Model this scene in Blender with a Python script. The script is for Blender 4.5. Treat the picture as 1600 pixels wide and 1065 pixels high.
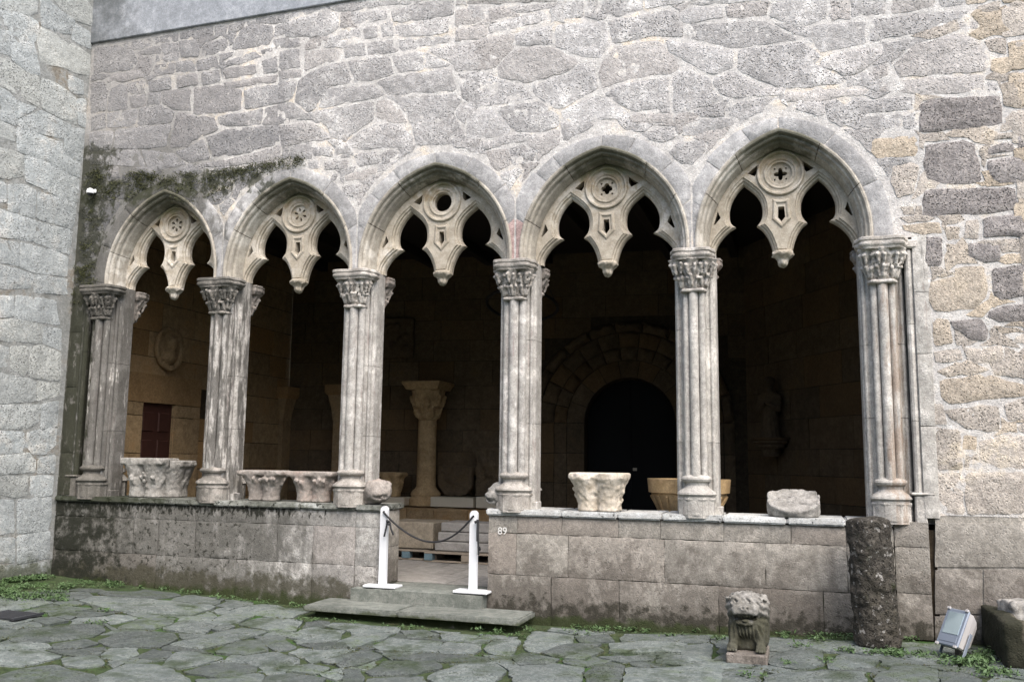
import bpy, bmesh, math, random
import numpy as np
from mathutils import Vector, Matrix, noise as mnoise
from mathutils.geometry import delaunay_2d_cdt

for o in list(bpy.data.objects):
    bpy.data.objects.remove(o, do_unlink=True)
scene = bpy.context.scene
COL = scene.collection
R = math.radians
rng = random.Random(7)

# ------------------------------------------------------------------ camera
CAM = (0.0, -8.96, 1.60)
FPX, YAW, PITCH, ROLL = 1387.77, R(18.273), R(7.612), R(0.6886)
cam_d = bpy.data.cameras.new('camera')
cam_d.sensor_width = 36.0
cam_d.lens = 36.0 * FPX / 1600.0
cam_d.clip_end = 400.0
cam_o = bpy.data.objects.new('camera', cam_d)
COL.objects.link(cam_o)
_f = np.array([-math.sin(YAW) * math.cos(PITCH), math.cos(YAW) * math.cos(PITCH), math.sin(PITCH)])
_r = np.array([math.cos(YAW), math.sin(YAW), 0.0])
_u = np.cross(_r, _f)
_r2 = math.cos(ROLL) * _r + math.sin(ROLL) * _u
_u2 = -math.sin(ROLL) * _r + math.cos(ROLL) * _u
MC = np.array([_r2, _u2, _f])
cam_o.matrix_world = Matrix(((_r2[0], _u2[0], -_f[0], CAM[0]), (_r2[1], _u2[1], -_f[1], CAM[1]),
                             (_r2[2], _u2[2], -_f[2], CAM[2]), (0, 0, 0, 1)))
scene.camera = cam_o

# ------------------------------------------------------------------ sky, sun, exposure
SUN_EL, SUN_ROT = R(52), R(142)
world = bpy.data.worlds.new('World'); scene.world = world; world.use_nodes = True
wn = world.node_tree.nodes; wl = world.node_tree.links
sky = wn.new('ShaderNodeTexSky'); sky.sky_type = 'NISHITA'; sky.sun_disc = False
sky.sun_elevation = SUN_EL; sky.sun_rotation = SUN_ROT
sky.air_density = 1.0; sky.dust_density = 3.0; sky.ozone_density = 1.0
wn['Background'].inputs['Strength'].default_value = 0.11
wl.new(sky.outputs[0], wn['Background'].inputs['Color'])
sun_d = bpy.data.lights.new('sun', 'SUN'); sun_d.energy = 1.3; sun_d.angle = R(50); sun_d.color = (1.0, 0.95, 0.88)
sun_o = bpy.data.objects.new('sun', sun_d); COL.objects.link(sun_o)
_sd = Vector((math.sin(SUN_ROT) * math.cos(SUN_EL), math.cos(SUN_ROT) * math.cos(SUN_EL), math.sin(SUN_EL)))
sun_o.rotation_euler = _sd.to_track_quat('Z', 'Y').to_euler()
scene.view_settings.view_transform = 'Standard'
scene.view_settings.look = 'None'
scene.view_settings.exposure = 1.70
scene.view_settings.gamma = 1.0
scene.cycles.max_bounces = 6; scene.cycles.diffuse_bounces = 3; scene.cycles.glossy_bounces = 2
scene.render.resolution_x = 1024; scene.render.resolution_y = 681

# ------------------------------------------------------------------ measuring helpers (photo pixel -> point on a real plane)
def ray(px, py):
    d = np.array([(px - 800) / FPX, -(py - 532.5) / FPX, 1.0])
    return MC.T @ d
def atY(px, py, Y=0.0):
    d = ray(px, py); return np.array(CAM) + d * (Y - CAM[1]) / d[1]
def atX(px, py, X):
    d = ray(px, py); return np.array(CAM) + d * (X - CAM[0]) / d[0]
def atZ(px, py, Z=0.0):
    d = ray(px, py); return np.array(CAM) + d * (Z - CAM[2]) / d[2]
def proj(p):
    q = MC @ (np.array(p) - np.array(CAM)); return 800 + FPX * q[0] / q[2], 532.5 - FPX * q[1] / q[2]
GX = [-14, -8.94, -6.85, -5.36, -3.4, -1.6, 0.34, 1.03, 8]
GZ = [.14, .123, .03, -.03, -.05, -.045, .045, .05, .05]
def gz(x, y=0):
    return float(np.interp(x, GX, GZ))
def atG(px, py):
    z = 0.0
    for _ in range(4):
        p = atZ(px, py, z); z = gz(p[0])
    return p

# ------------------------------------------------------------------ object helpers
def tag(o, label=None, cat=None, group=None, kind=None):
    if label: o['label'] = label
    if cat: o['category'] = cat
    if group: o['group'] = group
    if kind: o['kind'] = kind
    elif label and cat: o['kind'] = 'thing'
    return o
def empty(name, loc=(0, 0, 0), rz=0.0):
    o = bpy.data.objects.new(name, None); COL.objects.link(o)
    o.location = loc; o.rotation_euler = (0, 0, rz); o.empty_display_size = .1
    return o
def mk(name, verts, faces, mat, parent=None, smooth=False, auto=None):
    me = bpy.data.meshes.new(name)
    me.from_pydata([tuple(map(float, v)) for v in verts], [], [tuple(map(int, f)) for f in faces])
    me.update()
    return link(name, me, mat, parent, smooth, auto)
def link(name, me, mat, parent=None, smooth=False, auto=None):
    if mat is not None and len(me.materials) == 0: me.materials.append(mat)
    if smooth:
        me.polygons.foreach_set('use_smooth', [True] * len(me.polygons))
        if auto: me.set_sharp_from_angle(angle=R(auto))
    o = bpy.data.objects.new(name, me); COL.objects.link(o)
    if parent is not None: o.parent = parent
    return o
def fix(me):
    bm = bmesh.new(); bm.from_mesh(me)
    bmesh.ops.recalc_face_normals(bm, faces=bm.faces); bm.to_mesh(me); bm.free()

def fbm(x, y, z, s, o=3):
    v = 0; a = 1; t = 0
    for _ in range(o):
        v += a * mnoise.noise((x * s, y * s, z * s)); t += a; a *= .5; s *= 2.1
    return v / t

def box(name, c, s, mat, parent=None, bev=.006, rot=None, rough=0.0, seg=1):
    """box with centre c, full size s, bevelled edges, optional worn surface"""
    bm = bmesh.new(); bmesh.ops.create_cube(bm, size=1.0)
    bmesh.ops.scale(bm, vec=s, verts=bm.verts)
    if rough > 0:
        n = max(1, int(max(s) / .12))
        bmesh.ops.subdivide_edges(bm, edges=bm.edges, cuts=min(n, 5), use_grid_fill=True)
    if bev > 0 and rough == 0:
        bmesh.ops.bevel(bm, geom=bm.edges, offset=bev, segments=seg, affect='EDGES', profile=.6)
    if rot is not None:
        bmesh.ops.rotate(bm, cent=(0, 0, 0), matrix=Matrix.Rotation(rot, 3, 'Z'), verts=bm.verts)
    if rough > 0:
        for v in bm.verts:
            w = v.co + Vector(c)
            v.co += Vector((fbm(w.x, w.y, w.z + 9, 5), fbm(w.x + 5, w.y, w.z, 5), fbm(w.x, w.y + 7, w.z, 5))) * rough
        if bev > 0:
            sharp = [e for e in bm.edges if len(e.link_faces) == 2 and e.calc_face_angle(0) > 1.0]
            bmesh.ops.bevel(bm, geom=sharp, offset=bev, segments=1, affect='EDGES', profile=.6)
    bmesh.ops.translate(bm, vec=c, verts=bm.verts)
    me = bpy.data.meshes.new(name); bm.to_mesh(me); bm.free()
    return link(name, me, mat, parent)

def lathe(name, prof, c, mat, parent=None, n=24, smooth=True, auto=35, sx=1, sy=1, axis='z', a0=0, a1=2 * math.pi):
    """revolve (radius, height) profile round a vertical (z) or horizontal (y) axis through c"""
    full = abs(a1 - a0 - 2 * math.pi) < 1e-6
    m = n if full else n + 1
    V = []; F = []
    for i in range(m):
        a = a0 + (a1 - a0) * i / n
        for r, h in prof:
            if axis == 'z': V.append((c[0] + r * math.cos(a) * sx, c[1] + r * math.sin(a) * sy, c[2] + h))
            else: V.append((c[0] + r * math.cos(a), c[1] + h, c[2] + r * math.sin(a)))
    k = len(prof)
    for i in range(n):
        for j in range(k - 1):
            p = i * k + j; q = ((i + 1) % m) * k + j
            F.append((p, q, q + 1, p + 1))
    me = bpy.data.meshes.new(name); me.from_pydata(V, [], F); me.update(); fix(me)
    return link(name, me, mat, parent, smooth, auto)

def tube(name, pts, r, mat, parent=None, n=8, closed=False, radii=None):
    pts = [Vector(p) for p in pts]; V = []; F = []; K = len(pts)
    up = Vector((0.13, 0.21, 1)).normalized()
    for i, p in enumerate(pts):
        t = (pts[(i + 1) % K] - pts[i - 1]) if (closed or 0 < i < K - 1) else (pts[1] - pts[0] if i == 0 else pts[-1] - pts[-2])
        t.normalize(); a = t.cross(up).normalized(); b = t.cross(a)
        rr = radii[i] if radii else r
        for k in range(n):
            g = 2 * math.pi * k / n
            V.append(p + a * math.cos(g) * rr + b * math.sin(g) * rr)
    for i in range(K if closed else K - 1):
        for k in range(n):
            j = (i + 1) % K
            F.append((i * n + k, i * n + (k + 1) % n, j * n + (k + 1) % n, j * n + k))
    if not closed:
        F.append(tuple(range(n - 1, -1, -1))); F.append(tuple((K - 1) * n + k for k in range(n)))
    return mk(name, V, F, mat, parent, True, 50)

# ---- signed-distance sculpting (surface nets)
class VN:
    g = np.random.RandomState(3).rand(32, 32, 32)
def vnoise(x, y, z, s):
    x = x * s + 40; y = y * s + 40; z = z * s + 40
    i = np.floor(x).astype(int); j = np.floor(y).astype(int); k = np.floor(z).astype(int)
    fx = x - i; fy = y - j; fz = z - k
    fx = fx * fx * (3 - 2 * fx); fy = fy * fy * (3 - 2 * fy); fz = fz * fz * (3 - 2 * fz)
    G = VN.g; o = 0
    for a in (0, 1):
        for b in (0, 1):
            for c in (0, 1):
                o = o + G[(i + a) % 32, (j + b) % 32, (k + c) % 32] * (fx if a else 1 - fx) * (fy if b else 1 - fy) * (fz if c else 1 - fz)
    return o - .5
def smin(a, b, k):
    h = np.clip(.5 + .5 * (b - a) / k, 0, 1)
    return b * (1 - h) + a * h - k * h * (1 - h)
def smax(a, b, k): return -smin(-a, -b, k)
def S_ell(x, y, z, c, r):
    d = np.sqrt(((x - c[0]) / r[0]) ** 2 + ((y - c[1]) / r[1]) ** 2 + ((z - c[2]) / r[2]) ** 2)
    return (d - 1) * min(r)
def S_box(x, y, z, c, h, r=.01):
    qx = abs(x - c[0]) - h[0] + r; qy = abs(y - c[1]) - h[1] + r; qz = abs(z - c[2]) - h[2] + r
    return np.sqrt(np.maximum(qx, 0) ** 2 + np.maximum(qy, 0) ** 2 + np.maximum(qz, 0) ** 2) + np.minimum(np.maximum(qx, np.maximum(qy, qz)), 0) - r
def S_cap(x, y, z, a, b, ra, rb):
    a = np.array(a, float); b = np.array(b, float); d = b - a; L = d @ d
    t = np.clip(((x - a[0]) * d[0] + (y - a[1]) * d[1] + (z - a[2]) * d[2]) / L, 0, 1)
    return np.sqrt((x - a[0] - t * d[0]) ** 2 + (y - a[1] - t * d[1]) ** 2 + (z - a[2] - t * d[2]) ** 2) - (ra + (rb - ra) * t)
def sdf(name, fn, lo, hi, h, mat, parent=None, loc=None, rz=0, smooth=True):
    ax = [np.arange(lo[i] - 2 * h, hi[i] + 2.5 * h, h) for i in range(3)]
    X, Y, Z = np.meshgrid(*ax, indexing='ij')
    f = fn(X, Y, Z); ins = f < 0
    n = f.shape
    cs = [c - 1 for c in n]
    cnt = np.zeros(cs); P = np.zeros(cs + [3])
    def sl(a, b, c): return tuple(slice(o, o + cs[i]) for i, o in enumerate((a, b, c)))
    for axn in range(3):
        for p in (0, 1):
            for q in (0, 1):
                o0 = [0, 0, 0]; oth = [i for i in range(3) if i != axn]
                o0[oth[0]] = p; o0[oth[1]] = q; o1 = list(o0); o1[axn] = 1
                A = f[sl(*o0)]; B = f[sl(*o1)]
                m = (A < 0) != (B < 0)
                t = np.where(m, A / np.where(m, A - B, 1), 0)
                for d in range(3):
                    P[..., d] += np.where(m, o0[d] + (t if d == axn else 0), 0)
                cnt += m
    act = cnt > 0
    idx = -np.ones(cs, int); idx[act] = np.arange(act.sum())
    I = np.argwhere(act)
    V = (I + P[act] / cnt[act][:, None]) * h + np.array([a[0] for a in ax])
    F = []
    for axn in range(3):
        u, v = [(1, 2), (2, 0), (0, 1)][axn]
        s0 = [slice(1, n[i] - 1) for i in range(3)]; s1 = list(s0); s0[axn] = slice(0, n[axn] - 1); s1[axn] = slice(1, n[axn])
        a = ins[tuple(s0)]; b = ins[tuple(s1)]
        E = np.argwhere(a != b)
        if len(E) == 0: continue
        fl = a[tuple(E.T)]
        base = E.copy()
        for i in range(3):
            if i != axn: base[:, i] += 1
        def g(du, dv):
            q = base.copy(); q[:, u] -= du; q[:, v] -= dv
            return idx[tuple(q.T)]
        qd = np.stack([g(1, 1), g(0, 1), g(0, 0), g(1, 0)], 1)
        qd[~fl] = qd[~fl][:, ::-1]
        F.append(qd)
    F = np.concatenate(F); F = F[(F >= 0).all(1)]
    if loc is not None:
        c, s = math.cos(rz), math.sin(rz)
        V = np.stack([V[:, 0] * c - V[:, 1] * s + loc[0], V[:, 0] * s + V[:, 1] * c + loc[1], V[:, 2] + loc[2]], 1)
    return mk(name, V.tolist(), F.tolist(), mat, parent, smooth)

# ------------------------------------------------------------------ materials
class NT:
    def __init__(s, m):
        m.use_nodes = True; s.t = m.node_tree; s.n = s.t.nodes; s.l = s.t.links
        s.b = s.n['Principled BSDF']
    def node(s, ty, **kw):
        n = s.n.new(ty)
        for k, v in kw.items(): setattr(n, k, v)
        return n
    def set(s, sock, v):
        if isinstance(v, bpy.types.NodeSocket): s.l.new(v, sock)
        else:
            if isinstance(v, (tuple, list)) and len(v) == 3 and sock.type == 'RGBA': v = (*v, 1)
            sock.default_value = v
    def math(s, op, a, b=0.0, clamp=False):
        n = s.node('ShaderNodeMath', operation=op, use_clamp=clamp)
        s.set(n.inputs[0], a); s.set(n.inputs[1], b); return n.outputs[0]
    def mix(s, f, a, b, mode='MIX'):
        n = s.node('ShaderNodeMix', data_type='RGBA', blend_type=mode)
        s.set(n.inputs[0], f); s.set(n.inputs[6], a); s.set(n.inputs[7], b); return n.outputs[2]
    def rng(s, v, a, b, c=0.0, d=1.0, smooth=True):
        n = s.node('ShaderNodeMapRange', interpolation_type='SMOOTHSTEP' if smooth else 'LINEAR')
        s.set(n.inputs[0], v); s.set(n.inputs[1], a); s.set(n.inputs[2], b); s.set(n.inputs[3], c); s.set(n.inputs[4], d); return n.outputs[0]
    def noise(s, vec, sc, det=3.0, rough=.55, dist=0.0):
        n = s.node('ShaderNodeTexNoise'); s.l.new(vec, n.inputs['Vector'])
        n.inputs['Scale'].default_value = sc; n.inputs['Detail'].default_value = det
        n.inputs['Roughness'].default_value = rough; n.inputs['Distortion'].default_value = dist
        return n.outputs[0]
    def pos(s): return s.node('ShaderNodeNewGeometry').outputs['Position']
    def stretch(s, vec, k):
        n = s.node('ShaderNodeVectorMath', operation='MULTIPLY'); s.l.new(vec, n.inputs[0]); n.inputs[1].default_value = k; return n.outputs[0]

def stone_mat(name, c1, c2, c3=None, rough=.92, bump=.5, pit=0.0, var=.25, warm=None, stains=(), big=1.6, grain=.35, pitsc=27.0):
    """weathered granite: c1/c2 mottled, c3 lichen patches, per-stone variation, pitted relief, stains with a shape of their own"""
    m = bpy.data.materials.new(name); N = NT(m); P = N.pos()
    oi = N.node('ShaderNodeObjectInfo').outputs['Random']
    big_n = N.noise(P, big, 2, .6); med = N.noise(P, 9, 4, .68); fine = N.noise(P, 85, 2, .7)
    col = N.mix(N.rng(med, .36, .66), c1, c2)
    if c3: col = N.mix(N.math('MULTIPLY', N.rng(big_n, .5, .66), N.rng(med, .4, .6)), col, c3)
    if warm: col = N.mix(N.math('MULTIPLY', N.rng(N.math('FRACT', N.math('MULTIPLY', oi, 7.31)), .55, .95), .75), col, warm)
    v = N.math('ADD', N.math('MULTIPLY', N.math('SUBTRACT', oi, .5), var * 2), 1.0)
    v = N.math('MULTIPLY', v, N.rng(fine, .25, .75, 1 - grain, 1 + grain, False))
    v = N.math('MULTIPLY', v, N.rng(big_n, .25, .75, .82, 1.18, False))
    v = N.math('MULTIPLY', v, N.rng(N.noise(P, 26, 2, .7), .3, .7, 1 - grain * .6, 1 + grain * .6, False))
    hs = N.node('ShaderNodeCombineXYZ')
    for i in range(3): N.l.new(v, hs.inputs[i])
    col = N.mix(1.0, col, hs.outputs[0], 'MULTIPLY')
    h = N.math('ADD', N.math('MULTIPLY', med, .6), N.math('MULTIPLY', fine, .22))
    if pit > 0:
        vo = N.node('ShaderNodeTexVoronoi'); vo.inputs['Scale'].default_value = pitsc * 1.5; vo.inputs['Randomness'].default_value = 1.0
        wv = N.node('ShaderNodeVectorMath', operation='ADD'); nz = N.node('ShaderNodeTexNoise'); N.l.new(P, nz.inputs['Vector']); nz.inputs['Scale'].default_value = pitsc
        sc3 = N.node('ShaderNodeVectorMath', operation='SCALE'); N.l.new(nz.outputs['Color'], sc3.inputs[0]); sc3.inputs['Scale'].default_value = .045
        N.l.new(P, wv.inputs[0]); N.l.new(sc3.outputs[0], wv.inputs[1]); N.l.new(wv.outputs[0], vo.inputs['Vector'])
        pn = vo.outputs['Distance']
        pm = N.rng(pn, .16, .42, 1, 0)
        zone = N.rng(med, .40, .60)
        pm = N.math('MULTIPLY', pm, N.math('ADD', N.math('MULTIPLY', zone, .85), .15))
        pm = N.math('MULTIPLY', pm, N.rng(N.math('FRACT', N.math('MULTIPLY', oi, 13.7)), 0, 1, .25, 1.1, False))
        h = N.math('SUBTRACT', h, N.math('MULTIPLY', pm, pit * 1.1))
        col = N.mix(N.math('MULTIPLY', pm, min(.62, pit * .52)), col, tuple(x * .28 for x in c1))
    sep = N.node('ShaderNodeSeparateXYZ'); N.l.new(P, sep.inputs[0])
    for st in stains:
        k = None
        axs = st.get('ax', {}); axs = [(q, *v) for q, v in axs.items()] if isinstance(axs, dict) else axs
        for ax, a, b in axs:
            f = N.rng(sep.outputs['xyz'.index(ax)], a, b, 1, 0)
            k = f if k is None else N.math('MULTIPLY', k, f)
        vec = N.stretch(P, st['st']) if 'st' in st else P
        n = N.noise(vec, st.get('sc', 6), min(5, st.get('det', 4)), .68)
        amp = st.get('amp', 1.4); e = N.math('MULTIPLY', N.math('SUBTRACT', n, .5), amp)
        base = N.math('ADD', e, k if k is not None else .5)
        f = N.rng(base, st.get('t', .5), st.get('t', .5) + st.get('s', .2))
        f = N.math('MULTIPLY', f, st.get('a', .9))
        cs = st['c']
        col = N.mix(f, col, N.mix(fine, tuple(x * .6 for x in cs), tuple(min(1, x * 1.4) for x in cs)))
    N.l.new(col, N.b.inputs['Base Color']); N.b.inputs['Roughness'].default_value = rough
    N.b.inputs['Specular IOR Level'].default_value = .25
    bp = N.node('ShaderNodeBump'); bp.inputs['Strength'].default_value = bump; bp.inputs['Distance'].default_value = .03
    N.l.new(h, bp.inputs['Height']); N.l.new(bp.outputs[0], N.b.inputs['Normal'])
    return m
def plain(name, c, rough=.6, metal=0.0, var=.12, sc=30, bump=.1):
    m = bpy.data.materials.new(name); N = NT(m); P = N.pos()
    n = N.noise(P, sc, 4, .6)
    N.l.new(N.mix(n, tuple(x * (1 - var) for x in c), tuple(min(1, x * (1 + var)) for x in c)), N.b.inputs['Base Color'])
    N.b.inputs['Roughness'].default_value = rough; N.b.inputs['Metallic'].default_value = metal
    if bump > 0:
        bp = N.node('ShaderNodeBump'); bp.inputs['Strength'].default_value = bump; bp.inputs['Distance'].default_value = .01
        N.l.new(n, bp.inputs['Height']); N.l.new(bp.outputs[0], N.b.inputs['Normal'])
    return m
MOSS = (.026, .036, .010); ALGAE = (.016, .017, .011); BROWN = (.085, .065, .045)
M = {}
corner = dict(c=ALGAE, ax={'x': (-8.95, -7.7)}, t=.42, s=.35, amp=1.2, sc=3.0, a=.75)
LEDGE = [('z', 5.06, 5.30), ('z', 4.90, 4.40), ('x', -6.3, -5.3)]
LCORN = [('x', -8.75, -7.9), ('z', 5.5, 5.9)]
M['rubble'] = stone_mat('granite_rubble', (.325, .312, .302), (.445, .430, .418), (.53, .512, .49), pit=.75, bump=.9, var=.14, warm=(.35, .325, .305), grain=.30,
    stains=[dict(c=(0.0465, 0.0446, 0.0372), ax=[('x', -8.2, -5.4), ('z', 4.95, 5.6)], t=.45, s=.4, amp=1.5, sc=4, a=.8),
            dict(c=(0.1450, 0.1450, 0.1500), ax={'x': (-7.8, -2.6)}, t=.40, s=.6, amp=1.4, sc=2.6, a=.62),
            dict(c=(0.2100, 0.1700, 0.1650), t=.72, s=.4, amp=1.6, sc=1.1, a=.55),
            dict(c=(0.0250, 0.0280, 0.0110), ax=LEDGE, t=.80, s=.35, amp=2.2, sc=6, st=(1, 1, .7), a=.85),
            dict(c=(0.0200, 0.0225, 0.0100), ax=LCORN, t=.62, s=.35, amp=2.2, sc=7, a=.8)])
M['warm_rubble'] = stone_mat('warm_granite_rubble', (.335, .30, .265), (.42, .38, .335), (.43, .375, .30), pit=.7, bump=.9, var=.18, warm=(.38, .315, .235), grain=.38)
M['dark_rubble'] = stone_mat('dark_tooled_granite', (.205, .188, .180), (.285, .262, .248), None, pit=1.0, bump=1.0, var=.18, grain=.4, pitsc=30)
M['mortar'] = stone_mat('lime_mortar', (.43, .41, .39), (.56, .54, .51), (.52, .455, .375), bump=.7, pit=.4, var=0, grain=.28,
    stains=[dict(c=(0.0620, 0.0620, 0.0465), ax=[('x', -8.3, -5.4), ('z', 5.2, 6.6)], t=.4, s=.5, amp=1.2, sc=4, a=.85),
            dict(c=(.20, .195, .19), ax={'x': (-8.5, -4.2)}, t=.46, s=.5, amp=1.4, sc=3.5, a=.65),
            dict(c=(.30, .29, .28), t=.68, s=.3, amp=1.6, sc=3, a=.5),
            dict(c=(0.0250, 0.0280, 0.0110), ax=LEDGE, t=.80, s=.35, amp=2.2, sc=6, st=(1, 1, .7), a=.85),
            dict(c=(0.0200, 0.0225, 0.0100), ax=LCORN, t=.62, s=.35, amp=2.2, sc=7, a=.8)])
M['vous'] = stone_mat('dressed_grey_granite', (.275, .270, .266), (.355, .348, .342), (.43, .42, .41), pit=.25, bump=.45, var=.14, grain=.26,
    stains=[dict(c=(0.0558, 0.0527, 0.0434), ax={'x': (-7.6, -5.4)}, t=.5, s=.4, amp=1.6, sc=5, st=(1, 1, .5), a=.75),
            dict(c=(0.1600, 0.1580, 0.1500), t=.62, s=.3, amp=1.8, sc=4, st=(1.6, 1, .5), a=.6),
            dict(c=(.028, .031, .013), ax=LEDGE, t=.74, s=.3, amp=2.2, sc=5, a=.8)])
M['redstone'] = stone_mat('reddish_granite', (.30, .215, .20), (.38, .28, .26), None, pit=.2, bump=.4, var=.1)
M['mould'] = stone_mat('arch_moulding_granite', (.29, .265, .225), (.395, .362, .305), (.47, .445, .40), pit=.15, bump=.35, var=.12, grain=.2,
    stains=[dict(c=(0.0527, 0.0546, 0.0310), ax={'z': (4.95, 4.25)}, t=.50, s=.4, amp=1.5, sc=6, a=.75)])  # greenish algae, together with soffit shade painted in towards the apex
M['trac'] = stone_mat('carved_limestone_tracery', (.325, .285, .225), (.43, .385, .315), (.48, .445, .39), pit=.2, bump=.4, var=.08, grain=.18,
    stains=[dict(c=(0.2400, 0.1700, 0.0800), ax={'z': (4.9, 3.9)}, t=.66, s=.35, amp=1.6, sc=6, a=.6), dict(c=(0.1200, 0.1300, 0.0600), ax={'z': (4.85, 4.35)}, t=.62, s=.3, amp=1.5, sc=5, a=.6)])
M['col'] = stone_mat('weathered_column_granite', (.295, .280, .258), (.41, .392, .366), (.50, .48, .45), pit=.3, bump=.45, var=.08, grain=.3, big=2.5,
    stains=[dict(c=(0.2250, 0.1500, 0.1400), t=.66, s=.2, amp=2.0, sc=4, st=(4, 4, .5), a=.34),
            dict(c=(0.5600, 0.5500, 0.5300), t=.76, s=.10, amp=2.0, sc=7, st=(5, 5, .6), a=.75),
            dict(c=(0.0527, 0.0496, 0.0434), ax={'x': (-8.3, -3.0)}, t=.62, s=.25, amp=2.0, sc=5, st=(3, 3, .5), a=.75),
            dict(c=(0.0200, 0.0225, 0.0110), ax={'x': (-8.75, -8.25)}, t=.56, s=.3, amp=2.2, sc=7, st=(1, 1, .6), a=.85)])
M['colR'] = stone_mat('weathered_column_granite_right', (.325, .309, .283), (.43, .41, .376), (.50, .478, .442), pit=.25, bump=.42, var=.08, grain=.28, big=2.5,
    stains=[dict(c=(0.2500, 0.1850, 0.1600), t=.66, s=.2, amp=1.8, sc=4, st=(4, 4, .5), a=.45),
            dict(c=(0.1300, 0.1250, 0.1200), t=.66, s=.25, amp=1.9, sc=4, st=(4, 4, .45), a=.6),
            dict(c=(.21, .135, .085), ax=[('x', .80, .45), ('x', .86, .98)], t=.78, s=.4, amp=1.9, sc=5, st=(3, 3, .4), a=.55)])
M['cap'] = stone_mat('carved_capital_granite', (.27, .248, .222), (.42, .392, .355), (.50, .47, .43), pit=.2, bump=.45, var=.1, grain=.25,
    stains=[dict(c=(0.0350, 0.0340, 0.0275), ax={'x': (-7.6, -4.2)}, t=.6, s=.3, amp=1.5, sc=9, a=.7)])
M['para'] = stone_mat('parapet_ashlar', (.230, .222, .208), (.325, .314, .296), (.38, .37, .35), pit=.4, bump=.5, var=.12, grain=.3, warm=(.255, .228, .21),
    stains=[dict(c=(0.0589, 0.0570, 0.0484), ax={'x': (-6.5, -3.6)}, t=.55, s=.4, amp=1.7, sc=4, st=(1.5, 1, .7), a=.65),
            dict(c=(0.0130, 0.0135, 0.0090), ax=[('x', -6.0, -4.0), ('z', 1.12, .70)], t=.60, s=.22, amp=2.4, sc=15, det=5, st=(1.5, 1, .6), a=.92),
            dict(c=(0.0160, 0.0165, 0.0110), ax={'x': (-6.5, -4.0)}, t=1.14, s=.2, amp=2.6, sc=19, det=5, a=.85),
            dict(c=(0.0465, 0.0434, 0.0273), ax={'z': (.05, .60)}, t=.48, s=.4, amp=1.8, sc=6, det=5, a=.85),
            dict(c=(0.0130, 0.0145, 0.0090), ax={'x': (-8.7, -6.6)}, t=.55, s=.5, amp=2.2, sc=7, det=5, a=.93),
            dict(c=MOSS, ax={'z': (-.05, .33)}, t=.55, s=.3, amp=1.2, sc=6, a=.85)])
M['paraR'] = stone_mat('warm_parapet_ashlar', (.225, .209, .183), (.312, .290, .256), (.37, .34, .30), pit=.4, bump=.5, var=.12, grain=.28, warm=(.235, .205, .178),
    stains=[dict(c=(0.0651, 0.0546, 0.0459), ax={'z': (.2, 1.5)}, t=.62, s=.35, amp=2.0, sc=3.2, det=5, a=.6),
            dict(c=(0.3600, 0.3350, 0.3000), t=.70, s=.25, amp=1.8, sc=5, st=(2.5, 1, .7), a=.5),
            dict(c=(0.0250, 0.0230, 0.0160), ax={'z': (.0, .52)}, t=.50, s=.5, amp=2.3, sc=9, det=5, a=.88),
            dict(c=MOSS, ax={'z': (-.05, .20)}, t=.55, s=.3, amp=1.2, sc=6, a=.8)])
M['cope'] = stone_mat('lichen_coping', (.13, .135, .115), (.24, .245, .225), (.36, .37, .35), pit=.3, bump=.5, var=.1, grain=.3,
    stains=[dict(c=(0.0175, 0.0185, 0.0125), t=.66, s=.1, amp=2.4, sc=14, det=5, a=.9),
            dict(c=(0.0250, 0.0300, 0.0150), ax={'x': (-8.2, -6.0)}, t=.6, s=.3, amp=1.6, sc=5, a=.85)])
M['copeR'] = stone_mat('white_lichen_coping', (.40, .40, .385), (.52, .53, .52), (.62, .63, .62), pit=.3, bump=.5, var=.08, grain=.3,
    stains=[dict(c=(0.0300, 0.0300, 0.0250), t=.72, s=.1, amp=2.2, sc=16, det=5, a=.85)])
M['side'] = stone_mat('pale_side_wall_granite', (.335, .355, .355), (.42, .44, .438), (.45, .445, .42), pit=.6, bump=1.0, var=.10, grain=.3, warm=(.38, .385, .36),
    stains=[dict(c=(0.0558, 0.0620, 0.0310), ax={'z': (.1, .75)}, t=.55, s=.4, amp=1.4, sc=4, a=.8),
            dict(c=MOSS, ax={'z': (0, .4)}, t=.6, s=.3, amp=1.2, sc=5, a=.85)])
M['side_mortar'] = stone_mat('side_wall_mortar', (.22, .225, .215), (.33, .335, .325), (.19, .17, .14), bump=.6, pit=.3, var=0, grain=.25,
    stains=[dict(c=(0.0620, 0.0558, 0.0372), t=.66, s=.3, amp=1.6, sc=3, a=.7), dict(c=MOSS, ax={'z': (.0, .6)}, t=.5, s=.3, amp=1.2, sc=4, a=.85)])
M['band'] = stone_mat('smooth_upper_wall', (.235, .25, .27), (.31, .325, .35), (.37, .38, .40), pit=.1, bump=.3, var=.0, grain=.25,
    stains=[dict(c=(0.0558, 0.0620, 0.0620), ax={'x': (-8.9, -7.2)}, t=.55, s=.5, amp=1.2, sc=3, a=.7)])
M['flag'] = stone_mat('slate_flagstone', (.088, .102, .097), (.150, .166, .158), (.070, .090, .058), pit=.6, bump=.9, var=.38, grain=.28,
    stains=[dict(c=(0.0341, 0.0484, 0.0236), t=.44, s=.4, amp=1.7, sc=2.2, a=.8), dict(c=(0.0225, 0.0310, 0.0110), t=.66, s=.2, amp=1.8, sc=9, a=.65)])
M['step'] = stone_mat('worn_step_stone', (.12, .13, .115), (.185, .192, .172), None, pit=.2, bump=.4, var=.06, grain=.22,
    stains=[dict(c=(0.0434, 0.0527, 0.0217), ax={'z': (.0, .13)}, t=.62, s=.3, amp=1.3, sc=5, a=.75), dict(c=(0.1000, 0.1300, 0.0500), t=.75, s=.25, amp=1.5, sc=4, a=.6)])
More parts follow.
